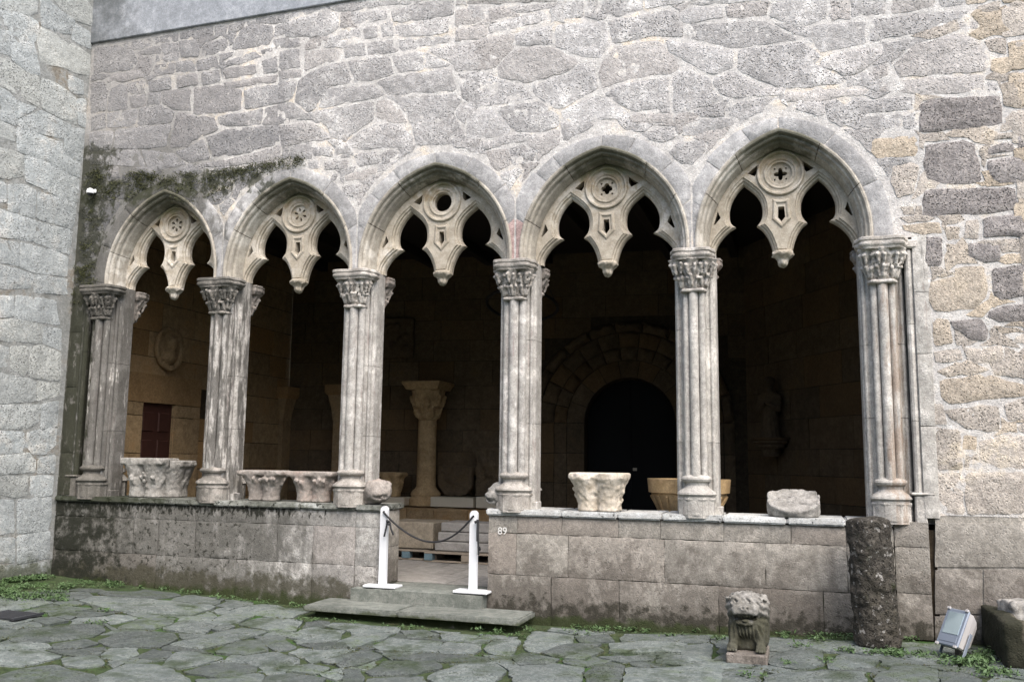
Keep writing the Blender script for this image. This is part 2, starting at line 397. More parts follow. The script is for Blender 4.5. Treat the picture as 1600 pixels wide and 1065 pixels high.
M['ground'] = stone_mat('mossy_earth', (.028, .044, .016), (.050, .066, .029), (.028, .068, .013), pit=.2, bump=.9, var=0, grain=.4)
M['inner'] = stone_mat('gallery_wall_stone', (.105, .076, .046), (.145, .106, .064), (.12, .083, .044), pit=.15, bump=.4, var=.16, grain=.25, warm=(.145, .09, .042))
M['innermortar'] = stone_mat('gallery_wall_joints', (.045, .033, .021), (.065, .05, .032), None, bump=.4, var=0)
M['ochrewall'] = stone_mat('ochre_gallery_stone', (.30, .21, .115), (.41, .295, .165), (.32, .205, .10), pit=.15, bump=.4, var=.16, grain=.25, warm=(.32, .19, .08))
M['mossjoint'] = plain('mossy_joint_mortar', (.050, .050, .035), .95, var=.4, sc=14)
M['gfloor'] = stone_mat('gallery_floor_slab', (.24, .23, .215), (.33, .315, .295), (.20, .185, .17), pit=.05, bump=.2, var=.12, grain=.15)
M['relic'] = stone_mat('carved_pale_stone', (.42, .365, .29), (.53, .475, .40), (.56, .51, .45), pit=.15, bump=.35, var=.06, grain=.2)
M['relicpink'] = stone_mat('carved_pinkish_stone', (.225, .20, .178), (.31, .282, .255), (.26, .21, .182), pit=.2, bump=.4, var=.08, grain=.25,
    stains=[dict(c=(0.1200, 0.1100, 0.0900), t=.72, s=.2, amp=1.6, sc=9, a=.6)])
M['relicgrey'] = stone_mat('lichened_grey_relic', (.205, .195, .178), (.315, .302, .28), (.25, .243, .225), pit=.3, bump=.5, var=.06, grain=.28,
    stains=[dict(c=(0.0350, 0.0360, 0.0275), ax={'z': (1.75, 1.35)}, t=.6, s=.3, amp=1.6, sc=9, a=.7)])
M['drum'] = stone_mat('rough_mossy_column_drum', (.030, .027, .022), (.070, .063, .053), (.040, .036, .027), pit=.7, bump=1.0, var=0, grain=.5, pitsc=30,
    stains=[dict(c=(.26, .25, .235), t=.68, s=.14, amp=2.2, sc=20, det=4, a=.8),
            dict(c=(0.0225, 0.0250, 0.0090), t=.70, s=.2, amp=1.8, sc=5, a=.8)])
M['lion'] = stone_mat('mossy_lion_stone', (.15, .142, .125), (.265, .254, .234), (.34, .33, .31), pit=.15, bump=.4, var=0, grain=.25,
    stains=[dict(c=(0.0300, 0.0300, 0.0140), ax={'z': (.27, .50)}, t=.50, s=.4, amp=1.4, sc=11, a=.85)])
M['lionbase'] = stone_mat('pinkish_plinth_stone', (.12, .105, .09), (.19, .168, .148), None, pit=.2, bump=.4, var=0, stains=[dict(c=(0.0300, 0.0300, 0.0150), t=.66, s=.3, amp=1.5, sc=12, a=.7)])
M['trough'] = stone_mat('mossy_trough_stone', (.06, .053, .040), (.12, .104, .08), (.05, .048, .028), pit=.3, bump=.7, var=0, grain=.35,
    stains=[dict(c=(0.0150, 0.0170, 0.0090), ax={'x': (1.50, 1.62)}, t=.5, s=.3, amp=1.3, sc=5, a=.85), dict(c=(0.0496, 0.0527, 0.0186), t=.75, s=.2, amp=1.6, sc=7, a=.7)])
M['white'] = plain('white_paint', (.64, .65, .67), .55, var=.12, sc=7, bump=.05)
M['cream'] = plain('cream_board', (.62, .55, .42), .6, var=.05, bump=.05)
M['rope'] = plain('black_rope', (.012, .012, .014), .7, sc=120, bump=.4)
M['iron'] = plain('dark_iron', (.012, .011, .010), .6, .3)
M['timber'] = plain('dark_roof_timber', (.020, .015, .011), .8, var=.3, sc=12)
M['doorwood'] = plain('dark_red_door_wood', (.050, .016, .010), .7, var=.35, sc=16, bump=.3)
M['doorway_dark'] = plain('painted_doorway_dark', (.0035, .0035, .004), .9, var=.3, sc=12)  # near-black colour painted in for the darkness of the open doorway
M['pallet'] = plain('pallet_softwood', (.25, .21, .165), .85, var=.25, sc=22, bump=.3)
M['palletblue'] = plain('blue_painted_pallet_block', (.11, .17, .20), .8, var=.3, sc=20, bump=.3)
M['fl_body'] = plain('floodlight_grey_enamel', (.40, .385, .38), .45, var=.06, bump=.03)
M['fl_frame'] = plain('floodlight_blue_grey_frame', (.20, .23, .28), .45, .2, var=.06, bump=.03)
M['camwhite'] = plain('white_plastic', (.82, .82, .82), .35, var=.02, bump=0)
M['camblack'] = plain('black_plastic', (.012, .012, .014), .2, var=.02, bump=0)
M['leaf'] = plain('weed_leaf', (.060, .108, .036), .6, var=.65, sc=14, bump=0)
M['moss'] = plain('dark_moss', (.048, .052, .018), .95, var=.5, sc=9, bump=0)
M['number'] = plain('faded_white_paint_mark', (.66, .65, .62), .8, var=.15, sc=60)
M['grate'] = plain('drain_iron', (.05, .052, .058), .6, .5)
gm = bpy.data.materials.new('floodlight_glass'); _N = NT(gm)
_N.b.inputs['Base Color'].default_value = (.42, .52, .56, 1); _N.b.inputs['Roughness'].default_value = .08; _N.b.inputs['Metallic'].default_value = .55
M['glass'] = gm

# ------------------------------------------------------------------ stone pieces
def poly_resample(P, step):
    out = []
    n = len(P)
    for i in range(n):
        a = np.array(P[i]); b = np.array(P[(i + 1) % n]); L = np.linalg.norm(b - a)
        k = max(1, int(round(L / step)))
        for j in range(k): out.append(a + (b - a) * j / k)
    return np.array(out)
def poly_area(P):
    x, y = P[:, 0], P[:, 1]
    return .5 * float(np.sum(x * np.roll(y, -1) - np.roll(x, -1) * y))
def chaikin(P, f=.22):
    Q = []
    for i in range(len(P)):
        a = P[i]; b = P[(i + 1) % len(P)]
        Q.append(a * (1 - f) + b * f); Q.append(a * f + b * (1 - f))
    return np.array(Q)
def inset(P, d):
    if poly_area(P) < 0: P = P[::-1]
    t = np.roll(P, -1, 0) - P; t /= np.linalg.norm(t, axis=1)[:, None] + 1e-9
    nrm = np.stack([-t[:, 1], t[:, 0]], 1)
    m = nrm + np.roll(nrm, 1, 0); L = np.linalg.norm(m, axis=1)[:, None]
    m = m / np.maximum(L, .35) * np.minimum(2 / np.maximum(L, .35), 1.6) * .5 * np.maximum(L, .35)
    m = (nrm + np.roll(nrm, 1, 0)); l2 = np.maximum((m * m).sum(1), .5)[:, None]
    return P + m * (2 * d / l2)
def inside(P, pts):
    x, y = pts[:, 0][:, None], pts[:, 1][:, None]
    x0, y0 = P[:, 0][None], P[:, 1][None]; x1, y1 = np.roll(P[:, 0], -1)[None], np.roll(P[:, 1], -1)[None]
    c = ((y0 > y) != (y1 > y)) & (x < (x1 - x0) * (y - y0) / (y1 - y0 + 1e-12) + x0)
    return c.sum(1) % 2 == 1
def edge_dist(P, pts):
    a = P[None]; b = np.roll(P, -1, 0)[None]; p = pts[:, None]
    d = b - a; t = np.clip(((p - a) * d).sum(2) / ((d * d).sum(2) + 1e-12), 0, 1)
    return np.sqrt((((a + d * t[..., None]) - p) ** 2).sum(2)).min(1)

def stone(name, poly, frame, mat, parent, gap=.008, proud=.02, bev=.03, rough=.008, step=.05, depth=.05, jit=.006, rnd=True, seed=0.0, cut=.07, chip=0.0):
    """one dressed or rubble stone: outline in plane coordinates, worn face with real relief, sides running back into the joint"""
    P = np.array(poly, float)
    if poly_area(P) < 0: P = P[::-1].copy()
    if rnd: P = chaikin(P, cut)
    P = poly_resample(P, step)
    if gap != 0: P = inset(P, gap)
    if poly_area(P) < 1e-4: return None
    if jit > 0:
        J = np.array([[mnoise.noise((q[0] * 9, q[1] * 9, seed + 1.7)), mnoise.noise((q[0] * 9, q[1] * 9, seed + 8.3))] for q in P])
        P = P + J * jit
    lo = P.min(0); hi = P.max(0)
    gx, gy = np.meshgrid(np.arange(lo[0] + step * .6, hi[0], step), np.arange(lo[1] + step * .6, hi[1], step))
    G = np.stack([gx.ravel(), gy.ravel()], 1)
    if len(G):
        G = G + np.random.RandomState(int(abs(seed * 977)) % 9999 + len(G)).uniform(-.2, .2, G.shape) * step
        G = G[inside(P, G)]
        if len(G): G = G[edge_dist(P, G) > step * .5]
    n = len(P)
    allp = np.concatenate([P, G]) if len(G) else P
    vs, es, fs, *_ = delaunay_2d_cdt([Vector(p) for p in allp], [], [list(range(n))], 1, 1e-6)
    if not fs: return None
    V2 = np.array([(v.x, v.y) for v in vs])
    D = edge_dist(P, V2)
    on = D < 1e-5
    t = np.clip(D / bev, 0, 1); prof = proud * (.35 + .65 * (1 - (1 - t) ** 2))
    V = []
    for i, q in enumerate(V2):
        h = prof[i] + rough * (fbm(q[0], q[1], seed, 6, 3) * 1.6) * (.3 + .7 * t[i])
        if chip: h += chip * (min(0, fbm(q[0], q[1], seed + 3, 15, 2) + .08) * 2.2 + .5 * mnoise.noise((q[0] * 31, q[1] * 31, seed)))
        V.append(frame(q[0], q[1], h))
    F = [tuple(f) for f in fs]
    # boundary loop -> sides
    ec = {}
    for f in F:
        for a, b in zip(f, f[1:] + f[:1]): ec[(a, b)] = 1
    bd = [(a, b) for (a, b) in ec if (b, a) not in ec]
    mp = {}
    for a, b in bd:
        for k in (a, b):
            if k not in mp:
                mp[k] = len(V); V.append(frame(V2[k][0], V2[k][1], -depth))
        F.append((b, a, mp[a], mp[b]))
    me = bpy.data.meshes.new(name); me.from_pydata([tuple(map(float, v)) for v in V], [], F); me.update()
    # orient outward
    f0 = frame(0, 0, 0); f1 = frame(0, 0, 1); nrm = Vector(f1) - Vector(f0)
    if me.polygons[0].normal.dot(nrm) < 0: me.flip_normals()
    return link(name, me, mat, parent, True, 50)

def sheet(name, outline, holes, frame, step, mat, parent, rough=.004, seed=0.0):
    """mortar bed / backing sheet cut out round the openings"""
    O = poly_resample(np.array(outline, float), step)
    pts = [O]; edges = []; k = len(O)
    edges += [(i, (i + 1) % k) for i in range(k)]
    for h in holes:
        H = np.array(h, float); b = sum(len(p) for p in pts); pts.append(H)
        edges += [(b + i, b + (i + 1) % len(H)) for i in range(len(H))]
    lo = O.min(0); hi = O.max(0)
    gx, gy = np.meshgrid(np.arange(lo[0] + step / 2, hi[0], step), np.arange(lo[1] + step / 2, hi[1], step))
    G = np.stack([gx.ravel(), gy.ravel()], 1); G = G[inside(O, G)]
    for h in holes: G = G[~inside(np.array(h), G)]
    pts.append(G)
    A = np.concatenate(pts)
    vs, es, fs, *_ = delaunay_2d_cdt([Vector(p) for p in A], edges, [], 0, 1e-6)
    V2 = np.array([(v.x, v.y) for v in vs])
    C = np.array([V2[list(f)].mean(0) for f in fs])
    keep = inside(O, C)
    for h in holes: keep &= ~inside(np.array(h), C)
    V = [frame(q[0], q[1], rough * fbm(q[0], q[1], seed, 6, 3) * 1.6) for q in V2]
    F = [tuple(f) for f, kk in zip(fs, keep) if kk]
    me = bpy.data.meshes.new(name); me.from_pydata([tuple(map(float, v)) for v in V], [], F); me.update()
    nrm = Vector(frame(0, 0, 1)) - Vector(frame(0, 0, 0))
    if me.polygons[0].normal.dot(nrm) < 0: me.flip_normals()
    return link(name, me, mat, parent, True)

def fr_front(Y):                       # facade-like plane facing the camera
    return lambda u, v, h: (u, Y - h, v)
def fr_right(X):                       # plane facing +x, coordinates (y, z)
    return lambda u, v, h: (X + h, u, v)
def fr_ground(u, v, h): return (u, v, gz(u) + h)

def polys(txt):
    return [[tuple(float(c) for c in p.split(',')) for p in ln.split()] for ln in txt.strip().split('\n') if ln.strip()]
def tile(txt, ox, oy, sc):
    return [[(ox + x / sc, oy + y / sc) for x, y in P] for P in polys(txt)]

def fill_gaps(W_all, arch_polys, x0, x1, z0, z1, res=.018, dmin=.055, nmax=130, lx=.24, lz=.11, back=.022):
    """small stones for the wide mortar patches the traced stones leave open"""
    nxg, nzg = int((x1 - x0) / res), int((z1 - z0) / res)
    X, Z = np.meshgrid(x0 + (np.arange(nxg) + .5) * res, z0 + (np.arange(nzg) + .5) * res, indexing='ij')
    cov = np.zeros((nxg, nzg), bool)
    def paint(P):
        P = np.array(P); i0, i1 = int((P[:, 0].min() - x0) / res) - 1, int((P[:, 0].max() - x0) / res) + 2; j0, j1 = int((P[:, 1].min() - z0) / res) - 1, int((P[:, 1].max() - z0) / res) + 2
        i0, j0 = max(i0, 0), max(j0, 0); i1, j1 = min(i1, nxg), min(j1, nzg)
        if i1 <= i0 or j1 <= j0: return
        sub = np.stack([X[i0:i1, j0:j1].ravel(), Z[i0:i1, j0:j1].ravel()], 1)
        cov[i0:i1, j0:j1] |= inside(P, sub).reshape(i1 - i0, j1 - j0)
    for P in W_all + arch_polys: paint(P)
    out = []
    rr = random.Random(4)
    for _ in range(nmax):
        d = np.zeros(cov.shape, np.int32); cur = ~cov; k = 0
        cur = cur.copy(); cur[0] = cur[-1] = False; cur[:, 0] = cur[:, -1] = False
        while cur.any() and k < 12:
            d[cur] = k + 1; k += 1
            n = cur.copy(); n[1:] &= cur[:-1]; n[:-1] &= cur[1:]; n[:, 1:] &= cur[:, :-1]; n[:, :-1] &= cur[:, 1:]; cur = n
        if d.max() * res < dmin: break
        c = np.argwhere(d == d.max()); c = c[rr.randrange(len(c))]
        P = []
        for a in range(12):
            an = 2 * math.pi * (a + rr.uniform(-.3, .3)) / 12; lim = lx * abs(math.cos(an)) + lz * abs(math.sin(an)); r_ = 0
            while r_ < lim:
                i, j = int(c[0] + math.cos(an) * r_ / res), int(c[1] + math.sin(an) * r_ / res)
                if i < 0 or j < 0 or i >= nxg or j >= nzg or cov[i, j]: break
                r_ += res * .7
            r_ = max(r_ - back, .02); P.append((X[c[0], 0] + math.cos(an) * r_, Z[0, c[1]] + math.sin(an) * r_))
        paint(P); out.append(P)
    return out

# ------------------------------------------------------------------ arcade measures
COLX = [-8.47, -6.69, -4.86, -2.935, -1.035, .735]
ARC = [-7.60, -5.785, -3.90, -1.975, -.165]
HALF = []
for i, c in enumerate(ARC):
    HALF.append(min(c - COLX[i], COLX[i + 1] - c) - .042)
ZS, ZA, ZSILL, WALLT = 3.73, 4.92, 1.09, .50
def arch_par(i, d=0.0):
    a = HALF[i]; rise = ZA - ZS
    r = (rise * rise + a * a) / (2 * a); return r - d, r - a          # radius, centre offset
BULGE = .034
def full(r, a, ta):                    # the arcs are a little fuller than true circles at the haunch
    return r + BULGE * math.sin(math.pi * min(1, max(0, a / ta)))
def arch_curve(i, d=0.0, n=14, ends=True):
    """points of the pointed arch i, inset by d, from left springing to right springing"""
    r, e = arch_par(i, d); c = ARC[i]; ta = math.acos(max(-1, min(1, e / r)))
    Rr = [(c - e + full(r, k, n) * math.cos(ta * k / n), ZS + full(r, k, n) * math.sin(ta * k / n)) for k in range(n + 1)]
    return [(2 * c - x, z) for x, z in Rr] + Rr[::-1][1:]
ZBAND = 7.06

# ------------------------------------------------------------------ ground
gv = []; gf = []
xs = [-60, -30, -14] + [round(-10 + .12 * i, 3) for i in range(int(13 / .12))] + [3.2, 8, 30, 60]
ys = [-60, -30, -12, -6] + [round(-4 + .12 * i, 3) for i in range(int(4.2 / .12))] + [.3]
for y in ys:
    for x in xs:
        near = 1 if -10.5 < x < 3.5 and y > -4.2 else 0
        gv.append((x, y, gz(x) - .012 + near * (.014 * fbm(x, y, 0, 3, 3) + .02 * max(0, fbm(x, y, 4, .9, 2)))))
nx = len(xs)
for j in range(len(ys) - 1):
    for i in range(nx - 1): gf.append((j * nx + i, j * nx + i + 1, (j + 1) * nx + i + 1, (j + 1) * nx + i))
ground = tag(mk('ground', gv, gf, M['ground'], None, True), kind='structure')

FLAGS = tile('''
30,850 110,820 470,790 480,830 420,860 130,885 60,880
245,700 350,690 385,705 310,722
450,880 560,835 800,840 820,870 730,905 520,905
780,890 1110,815 1240,830 1150,860 930,915
750,820 850,780 1000,800 960,835 860,840
990,775 1060,745 1180,760 1090,790
1180,855 1300,850 1370,910 1270,920
1000,930 1090,880 1200,870 1240,920 1140,940
1080,950 1280,925 1380,960 1370,990 1190,995
750,995 820,930 870,925 1030,955 930,985 830,1000
640,955 700,915 790,925 800,950 720,965
460,955 510,910 620,910 640,940 560,965
-40,930 190,920 290,950 100,995 -40,985
-40,900 110,888 220,892 230,910 -40,920
450,1040 580,980 720,985 840,1030 900,1085 480,1085
840,1020 1000,980 1150,980 1190,1015 1050,1050
1280,1010 1420,985 1530,1000 1450,1030
-60,1060 100,1010 250,990 430,1040 470,1090 -60,1110
540,820 640,780 810,770 790,800 700,820
460,775 540,755 640,770 520,800
370,690 440,670 760,690 1000,720 880,760 540,740
350,740 555,742 470,757 360,770
150,780 240,765 310,785 220,800
1100,800 1200,770 1400,780 1360,830 1245,825
1340,850 1420,815 1590,830 1570,870 1420,870
1390,890 1600,880 1600,920 1470,915
1480,970 1560,950 1640,945 1620,990
980,820 1040,800 1090,810 1020,830
1240,1040 1340,1025 1500,1050 1480,1085 1200,1085
240,893 400,870 450,890 380,910 250,912
290,960 440,945 480,990 380,1000 300,990
910,1055 1040,1055 1180,1025 1220,1035 1190,1090 930,1090
''', 0, 705, 2.96) + tile('''
160,900 240,865 470,880 450,925 200,920
470,900 500,882 660,890 630,935 470,935
670,910 720,870 840,870 790,945 710,940
850,900 900,830 1080,850 1070,890 930,930 880,925
940,930 1040,892 1210,890 1100,940 1000,950
1040,955 1200,905 1220,920 1120,962
1100,860 1240,845 1270,880 1120,880
800,950 860,935 1010,960 990,985 830,985
130,1020 220,970 440,970 470,1000 330,1030 150,1035
230,945 440,935 690,955 690,972 480,972 250,960
410,1040 560,985 720,985 770,1020 700,1075 450,1075
780,1000 1000,985 1130,1000 1110,1075 820,1075
1140,1040 1160,1000 1250,975 1320,990 1290,1075 1150,1075
1330,1000 1560,1010 1570,1075 1320,1080
1190,950 1450,940 1450,965 1320,975
1250,890 1400,880 1598,890 1598,930 1260,930
1470,965 1598,950 1598,990 1470,980
0,940 140,920 200,950 100,985 0,1000
30,1012 90,1010 110,1050 80,1090 20,1090
130,1050 380,1040 400,1070 130,1100
0,880 110,838 250,840 190,870 60,905
280,832 400,828 460,850 330,865
470,872 520,845 640,850 620,875
''', 530, 705, 2.96) + tile('''
10,1030 60,1010 200,1010 190,1075 0,1075
200,1020 260,1000 380,1010 370,1075 200,1080
420,960 560,910 660,920 670,980 560,1010 430,990
690,970 760,940 920,960 900,1000 700,1010
910,1040 1000,1000 1110,990 1200,1010 1180,1070 930,1080
400,1040 560,1020 860,1020 870,1080 390,1085
1020,950 1130,935 1230,950 1150,980
20,900 150,890 150,960 20,980
1210,1020 1330,1030 1400,1060 1380,1090 1220,1085
''', 1060, 705, 2.96)
FW = []
for i, P in enumerate(FLAGS):
    G = [tuple(atG(x, y)[:2]) for x, y in P]
    dz = rng.uniform(-.004, .004)
    FW.append(G)
    stone('flagstone', G, (lambda d: (lambda u, v, h: (u, v, gz(u) + h + d)))(dz), M['flag'], ground, gap=-.012, proud=.018, bev=.025, rough=.008, step=.075, depth=.05, jit=.03, seed=i * 1.3, chip=.003)
for k_, P in enumerate(fill_gaps(FW, [[(-9.3, -.14), (4, -.14), (4, .4), (-9.3, .4)], [(-9.2, -3), (-8.0, -.5), (-7.4, -.35), (-7.4, .2), (-9.2, .2)], [(-5.1, -.72), (-2.5, -.72), (-2.5, .1), (-5.1, .1)]], -8.9, 1.9, -3.2, -.1, .03, .10, 110, .42, .26, .045)):
    px_ = [proj((x, y, gz(x)))[1] for x, y in P]
    if max(px_) > 1120: continue
    stone('flagstone', P, fr_ground, M['flag'], ground, gap=.0, proud=.008, bev=.03, rough=.008, step=.08, depth=.05, jit=.03, seed=300 + k_ * 1.3, chip=.003)
# paving goes on towards the viewer
k = 0
for r_ in range(5):
    y = -1.6 - r_ * .62; x = -6.2 + rng.uniform(0, .4)
    while x < 1.8:
        w = rng.uniform(.5, 1.0)
        yc = y
        if all(proj((x + dx_, yc + dy_, gz(x)))[1] > 1068 for dx_ in (0, w) for dy_ in (0, .6)):
            P = [(x + .02, yc), (x + w - .02, yc + rng.uniform(-.06, .06)), (x + w + rng.uniform(-.08, .06), yc + .56), (x + w * .5, yc + .6), (x + rng.uniform(-.05, .05), yc + .55)]
            stone('flagstone', P, fr_ground, M['flag'], ground, gap=.02, proud=.03, bev=.05, rough=.008, step=.12, depth=.05, jit=.03, seed=200 + k * 1.7); k += 1
        x += w

# ------------------------------------------------------------------ facade wall
facade = tag(empty('cloister_wall', (-3.9, 0, ZS)), 'tall grey rubble stone wall with pale mortar joints above the arcade', 'wall')
facade.location = (0, 0, 0)
ol = [(-9.3, .9), (-8.72, .9), (-8.72, ZS)]
for i in range(5): ol += arch_curve(i, -.004)
ol += [(1.10, ZS), (1.10, 1.15), (5.5, 1.15), (5.5, ZBAND + .4), (-9.3, ZBAND + .4)]
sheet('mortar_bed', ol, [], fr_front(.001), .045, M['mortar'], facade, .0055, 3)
ol2 = [(-9.3, .9), (-8.72, .9), (-8.72, ZS)]
for i in range(5): ol2 += arch_curve(i, .03)
ol2 += [(1.10, ZS), (1.10, -.3), (5.5, -.3), (5.5, 9.2), (-9.3, 9.2)]
bk = sheet('inner_wall_face', ol2, [], lambda u, v, h: (u, WALLT + h, v), .6, M['inner'], facade, 0, 1)

A_, B_, C_, D_ = (130, 0, 5), (430, 0, 5), (730, 0, 5), (1030, 0, 5)
RUB = tile('''
90,378 250,356 400,400 420,470 400,540 200,570 75,575
310,345 580,290 600,332 440,395 320,372
604,285 745,258 745,322 604,338
760,252 1010,204 1020,270 880,300 760,310
440,402 600,352 610,420 520,430 430,430
612,347 740,332 745,390 640,430 612,400
757,322 880,310 910,380 900,440 762,450 747,390
925,370 1000,322 1115,302 1130,350 1100,400 930,440
1030,212 1130,198 1110,270 1030,290
1142,202 1260,172 1240,230 1170,270 1130,250
1250,220 1340,190 1480,205 1490,290 1450,350 1200,390 1165,380 1190,300
1280,164 1600,100 1610,170 1290,200
1500,205 1600,185 1600,260 1488,300
1485,312 1600,285 1600,365 1505,388
530,442 590,432 600,470 540,500
540,512 720,492 710,570 545,595
727,490 850,470 880,560 722,570
890,472 1040,442 1060,500 980,540 890,560
1060,432 1170,408 1160,440 1080,475
1120,472 1350,402 1390,450 1230,500 1120,510
1382,392 1470,372 1480,400 1400,430
200,592 440,545 480,600 330,640 190,640
345,650 480,622 490,730 420,740 340,720
500,642 690,602 695,690 520,725
730,602 880,572 905,660 735,690
920,572 1060,547 1075,640 930,665
1082,542 1350,502 1350,578 1110,623
1390,482 1510,442 1520,560 1410,580
1532,432 1610,402 1610,540 1542,560
60,652 170,632 190,720 180,860 60,890
200,692 330,655 345,725 350,850 190,870
362,752 490,732 490,830 372,845
500,732 610,722 600,810 500,825
620,712 840,692 840,870 730,860 620,815
865,692 1070,665 1240,702 1235,860 900,900 860,880
1095,650 1520,585 1510,640 1100,690
1260,702 1610,642 1610,790 1255,860
1530,572 1610,558 1610,625 1530,635
60,912 170,885 180,1000 60,1020
190,887 430,852 410,980 190,1000
445,850 590,822 710,872 690,955 420,985
1050,912 1240,882 1415,848 1390,975 1190,990 1075,980
1425,842 1610,802 1610,970 1400,975
''', *A_) + tile('''
100,87 290,67 270,213 100,233
300,65 740,17 700,190 560,213 287,208
780,-72 950,-40 1080,-28 1110,60 985,115 900,150 860,198 720,198
1010,117 1240,47 1585,27 1580,170 1260,263 1060,283
100,252 180,247 220,330 100,340
200,237 480,212 540,358 230,338
500,217 680,237 750,247 860,333 600,388 550,358
770,240 880,202 990,132 1045,283 880,328
900,342 1260,282 1590,182 1590,290 1240,340 950,363
95,352 200,352 230,420 95,450
240,352 330,352 340,440 240,470
350,402 480,392 500,440 360,478
205,492 390,484 380,560 260,620 215,600
20,672 150,662 170,750 30,760
40,782 180,762 200,848 40,858
30,882 200,862 160,960 20,978
20,992 140,972 140,1060 10,1065
95,465 190,440 200,560 150,640 70,650
880,452 950,442 940,555 880,555
1000,422 1140,402 1225,500 1000,538
955,572 1230,524 1180,600 1100,650 1000,640
''', 120, 190, 5) + tile('''
190,85 350,45 380,62 200,130 75,170 75,124
75,182 200,142 400,84 500,112 490,230 400,278 220,288 80,288
590,102 860,82 880,138 720,178 600,193
390,34 640,0 720,60 600,88 480,90
640,-40 980,-40 980,30 722,68
900,92 1010,54 1400,-30 1390,120 930,178
460,288 560,232 660,222 670,278 480,313
690,230 730,202 800,212 800,288 700,308
820,192 920,162 925,278 840,288
940,202 1360,132 1350,250 1200,278 950,288
60,312 190,302 205,358 70,378
225,302 420,282 400,338 360,368 230,393
540,352 700,332 710,438 540,448
722,342 920,312 930,370 970,388 900,418 730,428
950,310 1360,290 1350,330 1170,360 1000,403 970,370
30,402 190,382 200,528 30,538
230,402 490,382 500,468 370,498 230,558
30,552 200,547 200,600 30,623
215,602 370,522 540,484 600,638 420,678 330,800 310,858 260,876 150,790 180,640
570,482 890,443 930,578 760,628 620,638
910,442 1170,404 1380,510 970,573
360,732 430,692 770,662 860,750 340,848
790,642 950,592 1370,532 1420,700 950,743 880,738
20,642 170,632 140,768 20,798
20,812 130,802 260,900 20,958
310,872 770,792 770,930 640,1028 530,1105 450,1068
790,792 890,782 970,852 1040,960 960,968 790,920
970,762 1400,732 1460,780 1390,880 1450,980 1520,1120 1110,1140 1040,900
30,982 270,952 470,1080 270,1108 50,1148
1190,392 1600,322 1610,540 1410,558 1390,500
1420,572 1600,562 1610,828 1560,838 1460,770
1402,84 1600,44 1610,170 1410,208
1412,232 1600,202 1610,300 1402,328
550,1112 690,1012 800,962 980,975 1080,1080 1070,1150 620,1165
''', *B_) + tile('''
0,52 110,52 140,148 0,188
170,62 300,52 420,118 180,158
310,62 700,24 680,52 420,110
0,-40 700,-40 690,12 0,35
180,192 600,84 650,148 380,218 180,258
0,212 150,192 150,278 0,310
0,342 180,287 360,257 370,370 210,538 0,543
390,377 660,367 880,480 780,558 470,648 250,600 230,520
370,262 660,202 660,350 390,360
690,202 1080,162 1110,370 1040,448 900,448 690,360
760,22 920,0 900,138 740,158
940,-40 1020,-40 1010,110 920,130
1060,-40 1370,-40 1370,78 1170,128 1060,110
1390,-40 1700,-40 1700,20 1390,73
1100,164 1600,84 1640,92 1690,200 1680,288 1440,280 1150,348
1060,472 1150,372 1490,312 1590,430 1680,530 1590,570 1230,628 1050,688 1030,560
0,572 190,572 250,622 430,672 530,768 220,818 0,838
490,672 800,572 890,492 1010,482 1000,560 1020,698 740,848 690,848 560,770
220,842 560,792 720,902 720,978 600,1038 370,1028
0,872 200,852 340,1000 330,1060 0,1090
720,872 1020,742 1230,852 1280,918 780,958
1070,732 1230,652 1560,612 1580,850 1290,868
1300,892 1600,882 1600,958 1280,958
''', *C_) + tile('''
210,72 500,44 500,138 190,188 150,130
520,42 870,4 830,128 530,143
225,40 500,-40 850,-40 850,-5 520,28
890,22 1310,-30 1310,138 1200,188 1090,218 860,130
230,192 820,162 950,232 1100,310 650,368 560,368 210,290
50,312 280,342 590,402 580,528 420,588 260,510 80,400
620,392 1120,332 1260,432 1220,500 1440,620 1440,648 1120,688 900,678 610,540
1130,250 1240,197 1610,170 1615,338 1270,408 1180,320
1280,452 1620,374 1760,392 1700,470 1590,558 1460,598 1250,510
430,612 590,562 810,682 900,730 620,768 500,738 430,680
110,602 210,547 410,622 430,720 500,788 110,898
-10,632 70,612 80,878 -10,878
980,722 1300,702 1640,692 1600,738 1250,788 980,788
620,802 940,754 830,828 480,868
''', *D_) + tile('''
0,-40 290,-40 285,118 0,143
320,-40 700,-40 690,58 330,123
720,-40 1040,-40 960,40 740,58
170,167 590,117 960,92 990,120 860,168 560,268 160,348
900,182 1060,182 1050,238 890,238
380,612 350,530 560,362 680,342 860,282 1040,332 1130,470 1110,598 700,618 400,648
300,362 560,312 640,322 420,428
160,642 190,562 300,532 310,618 200,668
200,762 330,682 700,642 1100,622 1100,758 640,798 380,758
1130,692 1220,692 1230,748 1130,758
130,842 500,802 530,898 380,928 120,938
100,972 420,952 400,1065 60,1065
430,962 530,932 540,1068 430,1070
''', 1330, 0, 5.326) + tile('''
440,2 550,-30 560,60 500,160 410,100
500,162 640,62 930,22 980,100 560,208
410,282 520,252 540,280 400,300
330,322 420,302 520,302 520,368 340,373
560,262 720,232 780,280 760,330 600,353
490,432 580,392 740,362 740,400 650,438 500,468
370,422 450,407 450,448 390,468
470,502 630,482 610,558 570,588 500,578
230,202 400,192 400,278 250,268
180,302 290,302 290,368 200,358
762,252 860,222 930,252 850,328 790,328
''', 440, 190, 5) + tile('''
340,242 560,232 540,298 350,308
560,292 800,202 1000,192 1000,250 820,268 600,328
800,312 900,282 1000,342 980,408 830,448 800,400
600,342 780,312 790,438 700,498 640,440
720,522 860,472 900,482 800,638 740,568
''', 640, 170, 5.07) + tile('''
100,272 330,222 340,308 260,338 170,318
290,392 370,342 560,312 570,388 470,498 390,488
400,232 520,172 780,162 800,198 500,278 400,288
''', 980, 150, 4.63)
